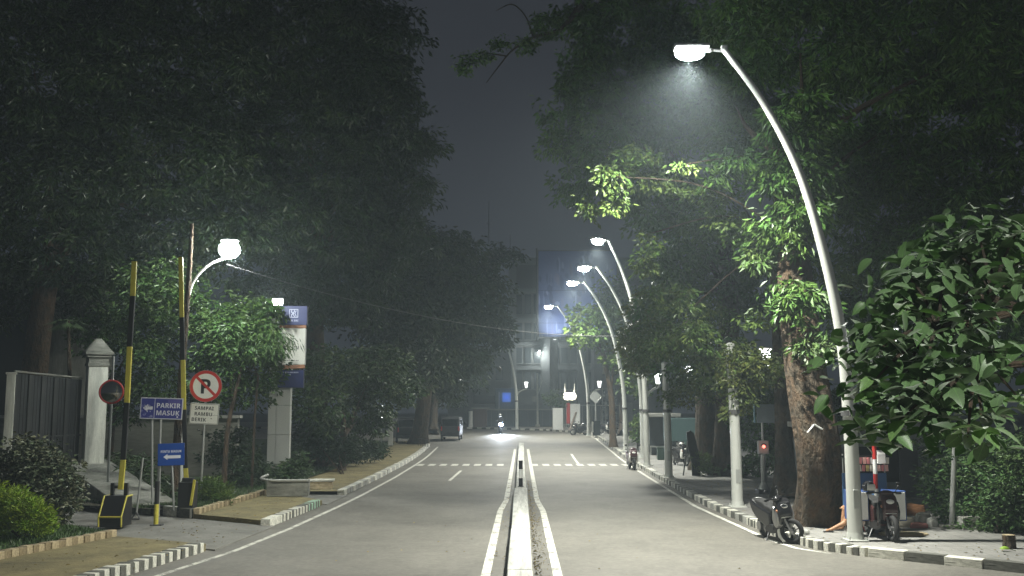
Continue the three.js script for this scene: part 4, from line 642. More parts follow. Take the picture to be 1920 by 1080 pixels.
{ // stalls and low buildings behind the right trees
  const p = at(1290, 880, 56).setY(0.15), t = thing('street_stall', 'teal topped street stall standing behind the second lamp post', 'stall', p);
  const y = (py) => at(1290, py, 56).y - 0.15; M('awning', rbox(3.6, 1.25, 1.4, 0.04, 0.6, (y(785) + y(826)) / 2, 0), mat([0.06, 0.11, 0.11], 0.7), t); M('corner_post', bar([-0.2, 0, 0.5], [-0.2, y(826), 0.5], 0.06), mat([0.25, 0.42, 0.38], 0.6), t); M('corner_post', bar([2.2, 0, 0.5], [2.2, y(826), 0.5], 0.06), X.poleDark, t); M('counter', rbox(2.4, 0.9, 0.6, 0.03, 1.0, 0.45, 0.1), X.black, t);
  M('light_box', rbox(0.55, 0.7, 0.1, 0.02, 1.2, (y(833) + y(856)) / 2, 0.35), mat([0.7, 0.7, 0.7], 0.4, 0, { emissive: new THREE.Color(1, 1, 1), emissiveIntensity: 0.9 }), t);
  const l = new THREE.PointLight(new THREE.Color(1, 1, 0.96), 7); l.name = 'stall_lamp'; l.position.set(1.2, 1.5, 0.75); l.castShadow = true; t.add(l);
  const q = at(1640, 990, 31).setY(0.15), u = thing('kiosk', 'grey shuttered kiosk behind the big trunk and cart', 'kiosk', q); const Y = (py) => at(1640, py, 31).y - 0.15, grey = mat([0.20, 0.21, 0.21], 0.7);
  M('wall', box(4.4, Y(800), 2, 0.4, Y(800) / 2, -1), grey, u); M('roof_edge', rbox(4.7, 0.16, 2.4, 0.02, 0.4, Y(797), -0.95), X.concrete, u); M('fascia_band', rbox(4.5, 0.36, 0.1, 0.02, 0.4, Y(826), 0.03), mat([0.26, 0.28, 0.27], 0.7), u); M('opening', box(1.4, 1.2, 0.06, 0.1, Y(866), 0.01), X.black, u); M('door', rbox(0.55, 1.9, 0.06, 0.02, 1.1, 0.98, 0.03), mat([0.09, 0.09, 0.095], 0.6), u); M('step', rbox(1.0, 0.22, 0.5, 0.02, 1.1, 0.1, 0.3), X.concrete, u);
  for (let i = 0; i < 9; i++) M('shutter_slat', rbox(0.8, 0.1, 0.03, 0.008, -1.1, 0.35 + i * 0.16, 0.03), grey, u);
  const s = at(1212, 840, 62).setY(0.2), v = thing('bus_shelter', 'dark shelter with pale fascia behind two lamp posts', 'shelter', s); const yy = (py) => at(1230, py, 62).y - 0.2; M('roof', rbox(2.2, 0.22, 1.6, 0.03, 0.9, yy(778), 0), X.concrete, v); M('rear_panel', box(2.0, yy(782), 0.08, 0.9, yy(782) / 2, -0.7), mat([0.05, 0.06, 0.065], 0.5), v); for (const x of [0, 1.8]) M('shelter_post', bar([x, 0, 0.5], [x, yy(780), 0.5], 0.05), X.galv, v); M('bench', rbox(1.5, 0.08, 0.4, 0.02, 0.9, 0.5, -0.3), X.galv, v); for (const x of [0.3, 1.5]) M('bench_leg', box(0.06, 0.46, 0.3, x, 0.23, -0.3), X.galv, v);
}
// ---------- trees ----------
const G = (px, py, h) => gp(px, py, h);
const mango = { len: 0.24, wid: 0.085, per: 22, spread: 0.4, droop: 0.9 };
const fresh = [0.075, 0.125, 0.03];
tree('shade_tree', 'massive bark-ridged tree standing beside the leaning black scooter', { trunk: [G(1545, 986, 0.1), at(1533, 850, 24.8), at(1508, 700, 25.1), at(1492, 570, 25.6), at(1482, 440, 26.2), at(1475, 300, 27)], radii: [0.66, 0.52, 0.46, 0.42, 0.36, 0.26], rough: 0.2, flare: 0.35, leaf: mango,
  extra: [[B(1140, 335, 25.5, 24, 26, 2.6), B(1150, 372, 25.5, 18, 30, 2.6), B(1100, 396, 26, 14, 20, 2.6), B(1285, 312, 25, 18, 14, 2.2), B(1212, 455, 28.5, 16, 34, 2.2), B(1205, 500, 29, 20, 26, 2.2), B(1190, 300, 26.5, 50, 34, 1.4), B(1235, 345, 26.8, 44, 26, 1.6), B(1330, 370, 27, 60, 30, 1.5), B(1380, 430, 27, 50, 30, 1.4), B(1235, 560, 31, 34, 34, 1.8), B(1250, 640, 32, 46, 40, 1.8), B(1205, 640, 36, 30, 50, 2), B(1340, 600, 31, 46, 40, 1.4), B(1330, 690, 33, 50, 36, 1.6), B(1420, 600, 27.5, 40, 24, 1.4), B(1570, 520, 26.5, 40, 36, 1.6), B(1285, 560, 29, 14, 30, 2.2), B(1300, 620, 29.5, 24, 34, 2.2), B(1325, 640, 29.5, 22, 22, 1.8)], { len: 0.18, wid: 0.08, per: 14, spread: 0.26, droop: 0.8, tone: [0.07, 0.115, 0.028] }],
  forks: [B(1140, 330, 25.6, 0.2, 1, 1), B(1285, 308, 25.1, 0.14, 1, 1), B(1212, 440, 28.5, 0.2, 1, 1), B(1295, 580, 29.2, 0.2, 1, 1), B(1460, 465, 26.4, 1, 1, 1), B(1650, 250, 28, 1, 1, 1), B(1380, 200, 28.5, 1, 1, 1), B(1500, 80, 28, 1, 1, 1), B(1780, 120, 27, 1, 1, 1)],
  blobs: [B(1500, 60, 29, 210, 120, 3), B(1720, 90, 28, 220, 150, 3), B(1880, 110, 27, 180, 170, 3), B(2080, 220, 28, 170, 220, 2.4), B(2050, 560, 29, 140, 130, 2.2), B(1640, 300, 29, 150, 110, 2.6), B(1800, 330, 28.5, 170, 110, 3), B(1410, 320, 26, 100, 36, 2), B(1500, 560, 24.6, 60, 44, 3), B(1490, 420, 25.2, 70, 60, 3), B(1490, 330, 25.4, 80, 50, 3), B(1500, 230, 25.6, 90, 60, 3), B(1560, 400, 28.5, 90, 60, 2), B(1720, 480, 29, 150, 110, 3), B(1880, 480, 29, 110, 130, 3), B(1660, 610, 30, 110, 80, 2.6), B(1600, 560, 29, 60, 70, 2), B(1840, 620, 29, 140, 90, 3)] });
tree('shade_tree', 'dark trunked tree just behind the bark-ridged tree', { trunk: [G(1478, 934, 0.15), at(1472, 760, 33.6), at(1464, 610, 34), at(1455, 480, 34.5)], radii: [0.42, 0.36, 0.32, 0.24], bark: X.barkGrey, leaf: { ...mango, tone: [0.055, 0.1, 0.025] },
  forks: [B(1460, 470, 33, 1, 1, 1), B(1550, 420, 34, 1, 1, 1), B(1390, 380, 34, 1, 1, 1)],
  blobs: [B(1455, 465, 26.3, 56, 38, 2.5), B(1425, 490, 26, 30, 22, 2.5), B(1500, 490, 26.3, 34, 28, 2.5), B(1535, 640, 24, 48, 30, 2.2), B(1500, 645, 24, 26, 20, 2), B(1340, 420, 34, 70, 50, 2), B(1560, 320, 35, 120, 90, 2.6), B(1420, 240, 35, 130, 90, 2.6), B(1450, 720, 37, 70, 50, 2.2), B(1530, 760, 38, 90, 50, 2.4)] });
tree('shade_tree', 'smooth dark trunked tree behind the shorter white lamp post', { trunk: [G(1363, 893, 0.1), at(1362, 800, 43.2), at(1364, 700, 43.2), at(1368, 560, 43.5), at(1360, 420, 44)], radii: [0.62, 0.46, 0.44, 0.42, 0.3], bark: X.barkGrey, rough: 0.05, leaf: { ...mango, len: 0.3, wid: 0.12 },
  forks: [B(1230, 260, 43, 1, 1, 1), B(1140, 180, 42, 1, 1, 1), B(1330, 220, 43, 1, 1, 1), B(1290, 560, 42, 1, 1, 1)],
  blobs: [B(1180, 40, 43, 150, 90, 3), B(1110, 150, 42, 75, 80, 3), B(1060, 240, 42, 50, 70, 2.4), B(1140, 280, 41, 80, 80, 3), B(1250, 200, 43, 140, 120, 3), B(1340, 110, 44, 150, 110, 3), B(1085, 350, 41, 48, 50, 2.4), B(1240, 380, 43, 90, 90, 3), B(1350, 520, 44, 110, 100, 3), B(1270, 500, 42, 60, 60, 2.6), B(1300, 680, 43, 90, 60, 2.6), B(1390, 690, 41, 60, 60, 2.4), B(1230, 590, 42, 50, 60, 2.2)] });
tree('shade_tree', 'grey fluted trunk tree beside the leaning black board', { trunk: [G(1322, 884, 0.1), at(1324, 800, 46), at(1318, 700, 46), at(1300, 580, 46)], radii: [0.52, 0.42, 0.4, 0.26], bark: X.barkGrey, rough: 0.22, leaf: { len: 0.17, wid: 0.08, per: 14, spread: 0.28, droop: 0.5, tone: [0.085, 0.115, 0.03] },
  forks: [B(1260, 640, 44, 1, 1, 1), B(1200, 640, 45, 1, 1, 1)],
  blobs: [ B(1210, 590, 44, 40, 44, 3.4), B(1205, 660, 44, 46, 50, 3.4), B(1190, 625, 43, 30, 30, 3), B(1260, 640, 44, 40, 40, 2.4), B(1385, 690, 30, 40, 50, 5), B(1385, 745, 30.2, 26, 24, 4), B(1372, 772, 30.2, 16, 12, 3), B(1440, 692, 29.8, 34, 30, 4), B(1262, 745, 42, 26, 18, 1.6), B(1290, 715, 42, 22, 18, 1.0), B(1300, 740, 42, 50, 22, 1.6)] });
tree('roadside_tree', 'bright lit young tree behind the far lamp posts', { trunk: [at(1150, 843, 71).setY(0.35), at(1146, 740, 71), at(1130, 660, 71)], radii: [0.24, 0.2, 0.14], leaf: { len: 0.42, wid: 0.24, per: 12, spread: 0.5, tone: fresh },
  blobs: [B(1098, 590, 70, 34, 24, 2.8), B(1100, 625, 70, 38, 24, 2.8), B(1135, 600, 71, 34, 30, 2.6), B(1160, 660, 71, 46, 40, 2.4), B(1190, 720, 70, 30, 40, 2)] });
tree('roadside_tree', 'dark slim tree standing right of the diamond sign', { trunk: [G(1167, 817, 0.15), at(1168, 760, 95), at(1170, 690, 95)], radii: [0.32, 0.28, 0.2], bark: X.barkGrey, leaf: { len: 0.42, wid: 0.2, per: 12, spread: 0.6 }, blobs: [B(1185, 640, 95, 60, 50, 3), B(1150, 560, 98, 40, 50, 2.6), B(1240, 560, 96, 60, 70, 3)] });

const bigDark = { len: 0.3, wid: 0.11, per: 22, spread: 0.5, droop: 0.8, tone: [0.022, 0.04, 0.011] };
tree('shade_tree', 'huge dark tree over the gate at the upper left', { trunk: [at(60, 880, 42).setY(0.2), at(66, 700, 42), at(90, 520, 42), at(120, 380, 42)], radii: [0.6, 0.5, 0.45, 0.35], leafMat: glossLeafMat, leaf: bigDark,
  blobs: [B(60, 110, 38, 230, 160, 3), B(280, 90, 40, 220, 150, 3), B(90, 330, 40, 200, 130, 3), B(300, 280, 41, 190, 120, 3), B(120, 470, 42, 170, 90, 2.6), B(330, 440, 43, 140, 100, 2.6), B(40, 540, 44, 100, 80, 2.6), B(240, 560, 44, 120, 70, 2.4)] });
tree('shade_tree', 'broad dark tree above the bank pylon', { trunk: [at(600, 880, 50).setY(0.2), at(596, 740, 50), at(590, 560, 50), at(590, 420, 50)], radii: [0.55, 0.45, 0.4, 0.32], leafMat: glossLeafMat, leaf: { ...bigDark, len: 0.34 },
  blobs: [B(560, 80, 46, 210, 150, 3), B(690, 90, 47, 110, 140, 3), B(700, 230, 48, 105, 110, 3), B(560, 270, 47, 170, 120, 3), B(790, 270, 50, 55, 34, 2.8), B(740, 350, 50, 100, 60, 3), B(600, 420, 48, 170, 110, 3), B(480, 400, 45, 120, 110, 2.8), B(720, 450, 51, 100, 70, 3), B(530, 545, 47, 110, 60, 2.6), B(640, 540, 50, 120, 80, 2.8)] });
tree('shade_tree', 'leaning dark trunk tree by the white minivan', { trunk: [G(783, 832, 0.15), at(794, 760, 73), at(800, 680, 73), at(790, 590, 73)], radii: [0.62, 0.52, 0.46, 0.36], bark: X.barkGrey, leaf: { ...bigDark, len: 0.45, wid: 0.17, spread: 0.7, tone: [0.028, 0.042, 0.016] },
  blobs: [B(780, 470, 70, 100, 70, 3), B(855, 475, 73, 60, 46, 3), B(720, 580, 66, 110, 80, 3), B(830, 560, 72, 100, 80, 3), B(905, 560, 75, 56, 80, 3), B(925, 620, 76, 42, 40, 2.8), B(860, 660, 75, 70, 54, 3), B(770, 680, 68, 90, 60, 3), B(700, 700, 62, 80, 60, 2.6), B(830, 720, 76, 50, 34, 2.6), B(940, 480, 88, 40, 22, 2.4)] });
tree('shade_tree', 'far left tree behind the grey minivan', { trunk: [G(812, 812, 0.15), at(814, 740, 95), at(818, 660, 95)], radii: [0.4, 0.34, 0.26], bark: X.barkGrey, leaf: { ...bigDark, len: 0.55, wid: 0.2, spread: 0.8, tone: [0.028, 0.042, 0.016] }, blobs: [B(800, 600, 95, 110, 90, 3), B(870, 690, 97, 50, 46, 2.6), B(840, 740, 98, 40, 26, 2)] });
// understorey on the left
const shrubLeaf = { len: 0.22, wid: 0.09, per: 12, spread: 0.32, droop: 0.5, tone: [0.048, 0.092, 0.023] };
tree('small_tree', 'thin leaning pale trunk tree behind the parking signs', { trunk: [at(326, 950, 31.5).setY(0.22), at(334, 800, 31.8), at(344, 660, 32.2), at(356, 500, 32.6), at(360, 420, 33)], radii: [0.13, 0.12, 0.1, 0.08, 0.06], flare: 0.15, leaf: shrubLeaf, forks: [], blobs: [B(300, 540, 36, 90, 60, 1.6), B(400, 600, 37, 60, 60, 1.8)] });
tree('small_tree', 'bushy young tree between the no parking sign and pylon', { trunk: [at(420, 900, 35).setY(0.2), at(428, 800, 35.2), at(450, 700, 35.6)], radii: [0.1, 0.08, 0.05], flare: 0.2, leaf: shrubLeaf, blobs: [B(430, 640, 36, 75, 60, 2.4), B(400, 720, 36, 60, 60, 2), B(470, 600, 37, 60, 50, 2.2), B(480, 700, 37, 50, 70, 2), B(500, 590, 40, 28, 30, 2)] });
tree('small_tree', 'slender forked sapling just left of the pylon', { trunk: [at(472, 900, 36).setY(0.2), at(478, 780, 36), at(484, 705, 36)], radii: [0.05, 0.045, 0.035], flare: 0.1, leaf: { ...shrubLeaf, len: 0.3, wid: 0.04, droop: 1.2 }, forks: [B(496, 660, 36, 1, 1, 1), B(470, 670, 36, 1, 1, 1)], blobs: [B(520, 640, 36, 34, 34, 1), B(490, 660, 36, 40, 36, 1.6)] });
tree('small_tree', 'leafy small tree right of the pylon', { trunk: [at(640, 900, 47).setY(0.2), at(644, 820, 47), at(640, 740, 47)], radii: [0.16, 0.13, 0.09], leaf: { ...shrubLeaf, len: 0.28, wid: 0.12, tone: [0.042, 0.07, 0.024] }, blobs: [B(620, 690, 47, 80, 50, 2.6), B(700, 700, 49, 80, 60, 2.6), B(600, 760, 46, 60, 60, 2.4), B(680, 780, 50, 70, 40, 2.4), B(750, 725, 56, 50, 36, 2.4), B(600, 800, 47, 40, 30, 2)] });
tree('small_tree', 'dark bushy tree right behind the gate pillar', { trunk: [at(205, 890, 39).setY(0.2), at(210, 800, 39), at(220, 700, 39)], radii: [0.14, 0.11, 0.08], leaf: shrubLeaf, blobs: [B(200, 620, 38, 70, 50, 2.4), B(270, 660, 37, 34, 36, 2.4), B(240, 740, 39, 60, 60, 2), B(300, 720, 38, 50, 50, 1.8), B(300, 630, 39, 50, 50, 2)] });
// bough hanging over the road from the upper right
{
  const p = at(1080, 20, 42), t = thing('overhanging_bough', 'bare-tipped bough reaching over the road against the sky', 'branch', p), r = (px, py) => at(px, py, 42).sub(p);
  M('limb', [limb([r(1090, 10), r(1050, 55), r(1000, 70), r(960, 95), r(935, 125), r(912, 155)], [0.16, 0.1, 0.07, 0.05, 0.035, 0.02], 24, 7), limb([r(1000, 70), r(985, 30), r(960, 8), r(930, 20)], [0.05, 0.035, 0.03, 0.015], 14, 6), limb([r(950, 105), r(900, 100), r(865, 115)], [0.035, 0.03, 0.015], 10, 6)], X.barkGrey, t);
  const g = leaves([B(900, 108, 42, 30, 12, 2), B(868, 122, 42, 20, 18, 2), B(940, 80, 42, 26, 14, 1.8), B(985, 82, 42, 26, 14, 1.8), B(1030, 50, 42, 34, 30, 2.4), B(985, 95, 42, 16, 10, 1.6)], { len: 0.2, wid: 0.08, per: 12, spread: 0.22 }); g.translate(-p.x, -p.y, -p.z); foliage('foliage', g, t);
}
// ---------- shrubs, hedges, grass ----------
function shrub(name, label, base, blobs, leaf, m) { const t = thing(name, label, 'shrub', base); const g = leaves(blobs, leaf); g.translate(-base.x, -base.y, -base.z); foliage('foliage', g, t, m); M('stems', [0, 1, 2].map((i) => { const c = blobs[i % blobs.length][0].clone().sub(base); return limb([[rr(-0.1, 0.1), -0.05, rr(-0.1, 0.1)], [c.x * 0.5, c.y * 0.5, c.z * 0.5], c.toArray()], [0.03, 0.022, 0.01], 6, 6); }), X.bark, t); return t; }
shrub('golden_shrub', 'bright yellow-green rounded shrub at the lower left edge', at(40, 1005, 22.3).setY(0.24), [B(20, 955, 22.3, 58, 40, 4, 0.9), B(60, 970, 22, 32, 34, 4), B(-20, 960, 22.5, 50, 50, 3.5), B(85, 985, 22.2, 14, 22, 3)], { len: 0.1, wid: 0.028, per: 16, spread: 0.13, droop: -0.5, tone: [0.2, 0.31, 0.025], vary: 0.2 });
shrub('variegated_shrub', 'tall dark shrub with whitish leaves before the gate', at(80, 985, 24.5).setY(0.24), [B(50, 860, 24.6, 55, 45, 3), B(95, 890, 24.4, 55, 50, 3), B(120, 925, 24.2, 32, 40, 2.6), B(70, 940, 24.5, 70, 40, 3), B(25, 890, 24.8, 40, 50, 2.6), B(110, 965, 24.2, 26, 22, 2.6)], { len: 0.13, wid: 0.065, per: 12, spread: 0.17, droop: 0.2, tone: [0.10, 0.12, 0.07], vary: 0.5 });
shrub('low_shrub', 'low glossy shrub at the foot of the concrete wing wall', at(290, 935, 34).setY(0.24), [B(255, 880, 34.5, 40, 26, 2.6), B(300, 915, 33, 40, 30, 2.6), B(225, 865, 36, 26, 20, 2.2), B(330, 925, 31, 22, 20, 2.2)], { len: 0.24, wid: 0.07, per: 10, spread: 0.2, droop: 0.1, tone: [0.055, 0.09, 0.035] });
shrub('grassy_shrub', 'soft bright green tuft right of the farther boom', at(395, 950, 31).setY(0.24), [B(395, 920, 31, 32, 24, 3.4), B(420, 935, 30.6, 14, 12, 3)], { len: 0.16, wid: 0.03, per: 14, spread: 0.14, droop: -0.4, tone: [0.09, 0.15, 0.025] });
shrub('low_shrub', 'dark leafy shrub growing in the concrete planter', at(540, 905, 37.2).setY(0.6), [B(545, 885, 37.2, 36, 22, 2.8), B(560, 870, 37.4, 22, 22, 2.4), B(525, 890, 37, 24, 14, 2.4)], { len: 0.2, wid: 0.08, per: 12, spread: 0.2, droop: 0.2, tone: [0.05, 0.085, 0.03] });
shrub('trimmed_hedge', 'low rounded hedge on the verge right of the pylon', at(640, 905, 45).setY(0.2), [B(590, 825, 47, 44, 36, 3), B(635, 842, 47, 44, 28, 3), B(670, 842, 51, 40, 24, 3), B(705, 848, 54, 26, 16, 3), B(460, 880, 36.5, 44, 36, 2.4), B(430, 840, 37, 50, 40, 2.4)], { len: 0.16, wid: 0.07, per: 14, spread: 0.26, droop: 0.2, tone: [0.032, 0.055, 0.024] });
shrub('leafy_hedge', 'tall dense hedge filling the right edge behind the footway', gp(1870, 1000, 0.15), [B(1880, 880, 24.5, 90, 60, 3.4, 0.6), B(1900, 950, 24, 80, 60, 3.4, 0.6), B(1820, 900, 26, 60, 80, 3, 0.6), B(1800, 970, 25.5, 40, 26, 2.6, 0.6), B(1940, 900, 23.6, 90, 110, 3, 0.6), B(2070, 900, 23, 90, 110, 2.6, 0.6), B(1770, 880, 28, 50, 90, 2.6, 0.6), B(1850, 990, 24.4, 60, 20, 2.4, 0.6)], { len: 0.13, wid: 0.06, per: 14, spread: 0.2, droop: 0.2, tone: [0.06, 0.115, 0.035] });
shrub('leafy_shrub', 'pale green shrub in a pot behind the slim posts', gp(1195, 846, 0.15), [B(1200, 795, 66, 14, 26, 2.6), B(1195, 815, 66, 12, 14, 2.4)], { len: 0.22, wid: 0.1, per: 12, spread: 0.25, tone: fresh });
shrub('leafy_shrub', 'grassy weeds at the foot of the grey fluted trunk', gp(1318, 886, 0.15), [B(1320, 870, 44, 18, 20, 2.4), B(1332, 884, 43.5, 14, 8, 2)], { len: 0.26, wid: 0.04, per: 10, spread: 0.2, droop: -0.5, tone: fresh });
shrub('leafy_shrub', 'dark shrubs behind the control post', gp(1430, 905, 0.15), [B(1420, 800, 40, 40, 60, 2.4), B(1460, 830, 42, 30, 50, 2.2), B(1420, 870, 43, 60, 24, 2)], { len: 0.22, wid: 0.09, per: 12, spread: 0.3 });
{ // fan palm fronds by the pillar
  const p = at(135, 880, 36).setY(0.2), t = thing('fan_palm', 'small fan palm with pale drooping fronds above the gate', 'palm', p), c = at(128, 600, 36).sub(p);
  M('stem', limb([[0, 0, 0], [c.x * 0.5, c.y * 0.55, c.z], [c.x, c.y, c.z]], [0.1, 0.08, 0.06], 12, 8), X.bark, t);
  for (let f = 0; f < 6; f++) { const a = f * 1.05 + 0.3, dir = V(Math.cos(a), -0.35 + 0.15 * (f % 3), Math.sin(a) * 0.7).normalize(), hub = V(...c.toArray()).addScaledVector(dir, 0.35), geo = [bar(c.toArray(), hub.toArray(), 0.015)]; const side = V(-dir.z, 0, dir.x).normalize();
    for (let k = -7; k <= 7; k++) { const b = k * 0.17, d = dir.clone().multiplyScalar(Math.cos(b)).addScaledVector(side, Math.sin(b)); d.y -= 0.35; d.normalize(); const e = hub.clone().addScaledVector(d, rr(0.5, 0.65)); const n = V(0, 1, 0).cross(d).normalize().multiplyScalar(0.02); const g = new THREE.BufferGeometry(); const m = hub.clone().lerp(e, 0.5); g.setAttribute('position', new THREE.Float32BufferAttribute([hub, m.clone().add(n), e, hub, e, m.clone().sub(n)].flatMap((v) => [v.x, v.y, v.z]), 3)); g.computeVertexNormals(); geo.push(g); }
    M('frond', geo, mat([0.09, 0.14, 0.06], 0.4, 0, { side: THREE.DoubleSide }), t); }
}
function blades(name, label, pts, n, h, tone) {                          // grass
  const pos = [], nor = [], col = []; for (let i = 0; i < n; i++) { const [x, Z, y] = pts(), a = rr(0, 6.28), w = 0.012, H = h * rr(0.5, 1.3), lx = rr(-0.05, 0.05), lz = rr(-0.05, 0.05), k = rr(0.6, 1.4); pos.push(x - Math.cos(a) * w, y, -Z - Math.sin(a) * w, x + Math.cos(a) * w, y, -Z + Math.sin(a) * w, x + lx, y + H, -Z + lz); const N = V(-Math.sin(a), 0.6, Math.cos(a)).normalize(); for (let q = 0; q < 3; q++) { nor.push(N.x, N.y, N.z); col.push(tone[0] * k, tone[1] * k, tone[2] * k); } }
  const g = new THREE.BufferGeometry(); g.setAttribute('position', new THREE.Float32BufferAttribute(pos, 3)); g.setAttribute('normal', new THREE.Float32BufferAttribute(nor, 3)); g.setAttribute('color', new THREE.Float32BufferAttribute(col, 3)); tag(foliage(name, g, scene), label, 'grass', null, 'stuff');
}
blades('grass', 'short green grass of the bed at the lower left', () => { const Z = rr(16, 25.5), e = -9.1 - Math.max(0, (23.3 - Z) * 0.24) - Math.max(0, Z - 23.3) * 1.1; return [e - 0.05 - rnd() * 6, Z, 0.23]; }, 26000, 0.09, [0.05, 0.10, 0.02]);
blades('grass', 'dim grass of the planted bed behind the parking signs', () => { const Z = rr(29, 37), e = -8.6; return [e - rnd() * (Z - 27.5) * 1.25, Z, 0.21]; }, 16000, 0.12, [0.05, 0.09, 0.025]);
blades('grass', 'dim grass of the verge along the far left footway', () => { const Z = rr(36, 74); return [KL(Z) - 2.65 - rnd() * 4, Z, 0.18 + rise(Z)]; }, 16000, 0.14, [0.045, 0.075, 0.025]);

// ---------- broad leaved tree close to the camera on the right ----------
{

  const p = V(5.6, 0.15, -6.6), t = thing('broad_leaved_tree', 'broad glossy-leaved tree reaching in from the right edge', 'tree', p);
  const R = (v) => v.clone().sub(p);
  const tips = [[1800, 480, 5.9], [1735, 560, 5.8], [1915, 490, 5.7], [1835, 440, 5.6], [1770, 520, 5.5], [1890, 540, 5.3], [1700, 580, 5.4], [1820, 610, 5.2], [1655, 650, 5.3], [1740, 670, 5.2], [1625, 730, 5.4], [1690, 745, 5.15], [1790, 720, 5.1], [1870, 660, 5.2], [1662, 812, 5.3], [1740, 778, 5.2], [1840, 780, 5.3], [1905, 440, 5.5], [1905, 740, 5.4], [1700, 690, 5.6], [1780, 590, 5.7], [1860, 500, 5.8], [1815, 820, 5.1], [1705, 520, 5.6]].map(([a, b, Z]) => at(a, b, Z));
  M('trunk', limb([[0, 0, 0], [0.05, 1.2, 0.05], [-0.1, 2.4, 0.1], [-0.4, 3.6, 0.3]], [0.2, 0.16, 0.13, 0.08], 20, 14, (a, u) => 1 + 0.06 * Math.sin(a * 4 + u * 9)), X.bark, t);
  const start = [V(-0.1, 2.4, 0.1), V(-0.25, 3.0, 0.2), V(-0.4, 3.6, 0.3)], hubs = [[1860, 560, 5.6], [1830, 690, 5.4], [1760, 620, 5.5]].map(([a, b, Z]) => R(at(a, b, Z)));
  const br = hubs.map((h, i) => limb([start[i % 3].toArray(), start[i % 3].clone().lerp(h, 0.5).add(V(0, 0.15, 0)).toArray(), h.toArray()], [0.05, 0.035, 0.02], 10, 7));
  for (const q of tips) { const e = R(q), h = hubs.reduce((a, b) => a.distanceTo(e) < b.distanceTo(e) ? a : b); br.push(limb([h.toArray(), h.clone().lerp(e, 0.5).add(V(0, 0.04, 0)).toArray(), e.toArray()], [0.014, 0.01, 0.005], 6, 5)); }
  for (const b of br) M('branch', b, X.bark, t);
  const blade = (curl, fold) => { const n = 6, pos = [], idx = []; for (let i = 0; i <= n; i++) { const u = i / n, w = 0.5 * Math.pow(Math.sin(Math.PI * Math.pow(u, 0.75)), 0.8) * 0.52, y = -curl * u * u; pos.push(-w, y + fold * w, u, 0, y, u, w, y + fold * w, u); } for (let i = 0; i < n; i++) for (let j = 0; j < 2; j++) { const a = i * 3 + j, b = a + 3; idx.push(a, b, a + 1, a + 1, b, b + 1); } const g = new THREE.BufferGeometry(); g.setAttribute('position', new THREE.Float32BufferAttribute(pos, 3)); g.setIndex(idx); g.computeVertexNormals(); g.setAttribute('uv', new THREE.Float32BufferAttribute(pos.flatMap((v, i) => i % 3 === 0 ? [v + 0.5, pos[i + 2]] : []), 2)); return g; };
  const vein = texture(256, (i, j) => { const u = Math.abs(i / 255 - 0.5), v = j / 255, s = Math.abs(((v * 9 - u * 9) % 1 + 1) % 1 - 0.5), m = u < 0.012 ? 1.7 : s < 0.05 ? 1.3 : 1, k = m * (0.8 + 0.4 * N2[j * 2 * 512 + i * 2]); return [g255(0.042 * k), g255(0.115 * k), g255(0.016 * k)]; });
  const mk = (r, g, b, tr) => { const m = new THREE.MeshPhysicalMaterial({ map: vein, roughness: 0.9, side: THREE.DoubleSide, transmission: tr, thickness: 0, clearcoat: 0.6, clearcoatRoughness: 0.4 }); m.color.setRGB(r, g, b); return m; };
  const mats = [mk(0.7, 0.7, 0.7, 0.35), mk(1, 1, 1, 0.45), mk(1.6, 1.45, 0.9, 0.55), mk(0.45, 0.5, 0.55, 0.3)], shapes = [blade(0.18, 0.25), blade(0.35, 0.12), blade(0.08, 0.4), blade(0.28, 0.3)];
  let n = 0; const behind = [];
  for (const q of tips) { const k0 = rr(0, 6.28), cnt = 11; for (let k = 0; k < cnt && n < 298; k++, n++) { const a = k0 + k * 2.4, o = new THREE.Mesh(shapes[n % 4], mats[(n * 7 + k) % 4]); o.name = 'leaf'; const L = rr(0.09, 0.155), back = Math.floor(k / 5) * 0.05; o.position.copy(R(q)).add(V(rr(-0.05, 0.05) + back * 0.8, rr(-0.05, 0.05) + back * 0.4, rr(-0.06, 0.06))); const dir = V(Math.cos(a), rr(-0.75, 0.35), Math.sin(a)).normalize(); o.quaternion.setFromUnitVectors(V(0, 0, 1), dir); o.rotateZ(rr(-0.5, 0.5)); o.scale.set(L, L, L); o.castShadow = o.receiveShadow = true; t.add(o); } }
  for (let i = 0; i < 1300; i++) { const q = R(tips[i % tips.length]).add(V(rr(-0.08, 0.24), rr(-0.08, 0.2), rr(-0.7, 0.02))), L = rr(0.08, 0.145), dir = V(rr(-1, 1), rr(-0.8, 0.4), rr(-1, 1)).normalize(), g = shapes[i % 4].clone(); g.scale(L, L, L); g.rotateZ(rr(-0.5, 0.5)); g.applyQuaternion(new THREE.Quaternion().setFromUnitVectors(V(0, 0, 1), dir)); g.translate(q.x, q.y, q.z); behind.push(g); }
  M('inner_leaves', behind, mats[1], t).userData.kind = 'stuff';
}
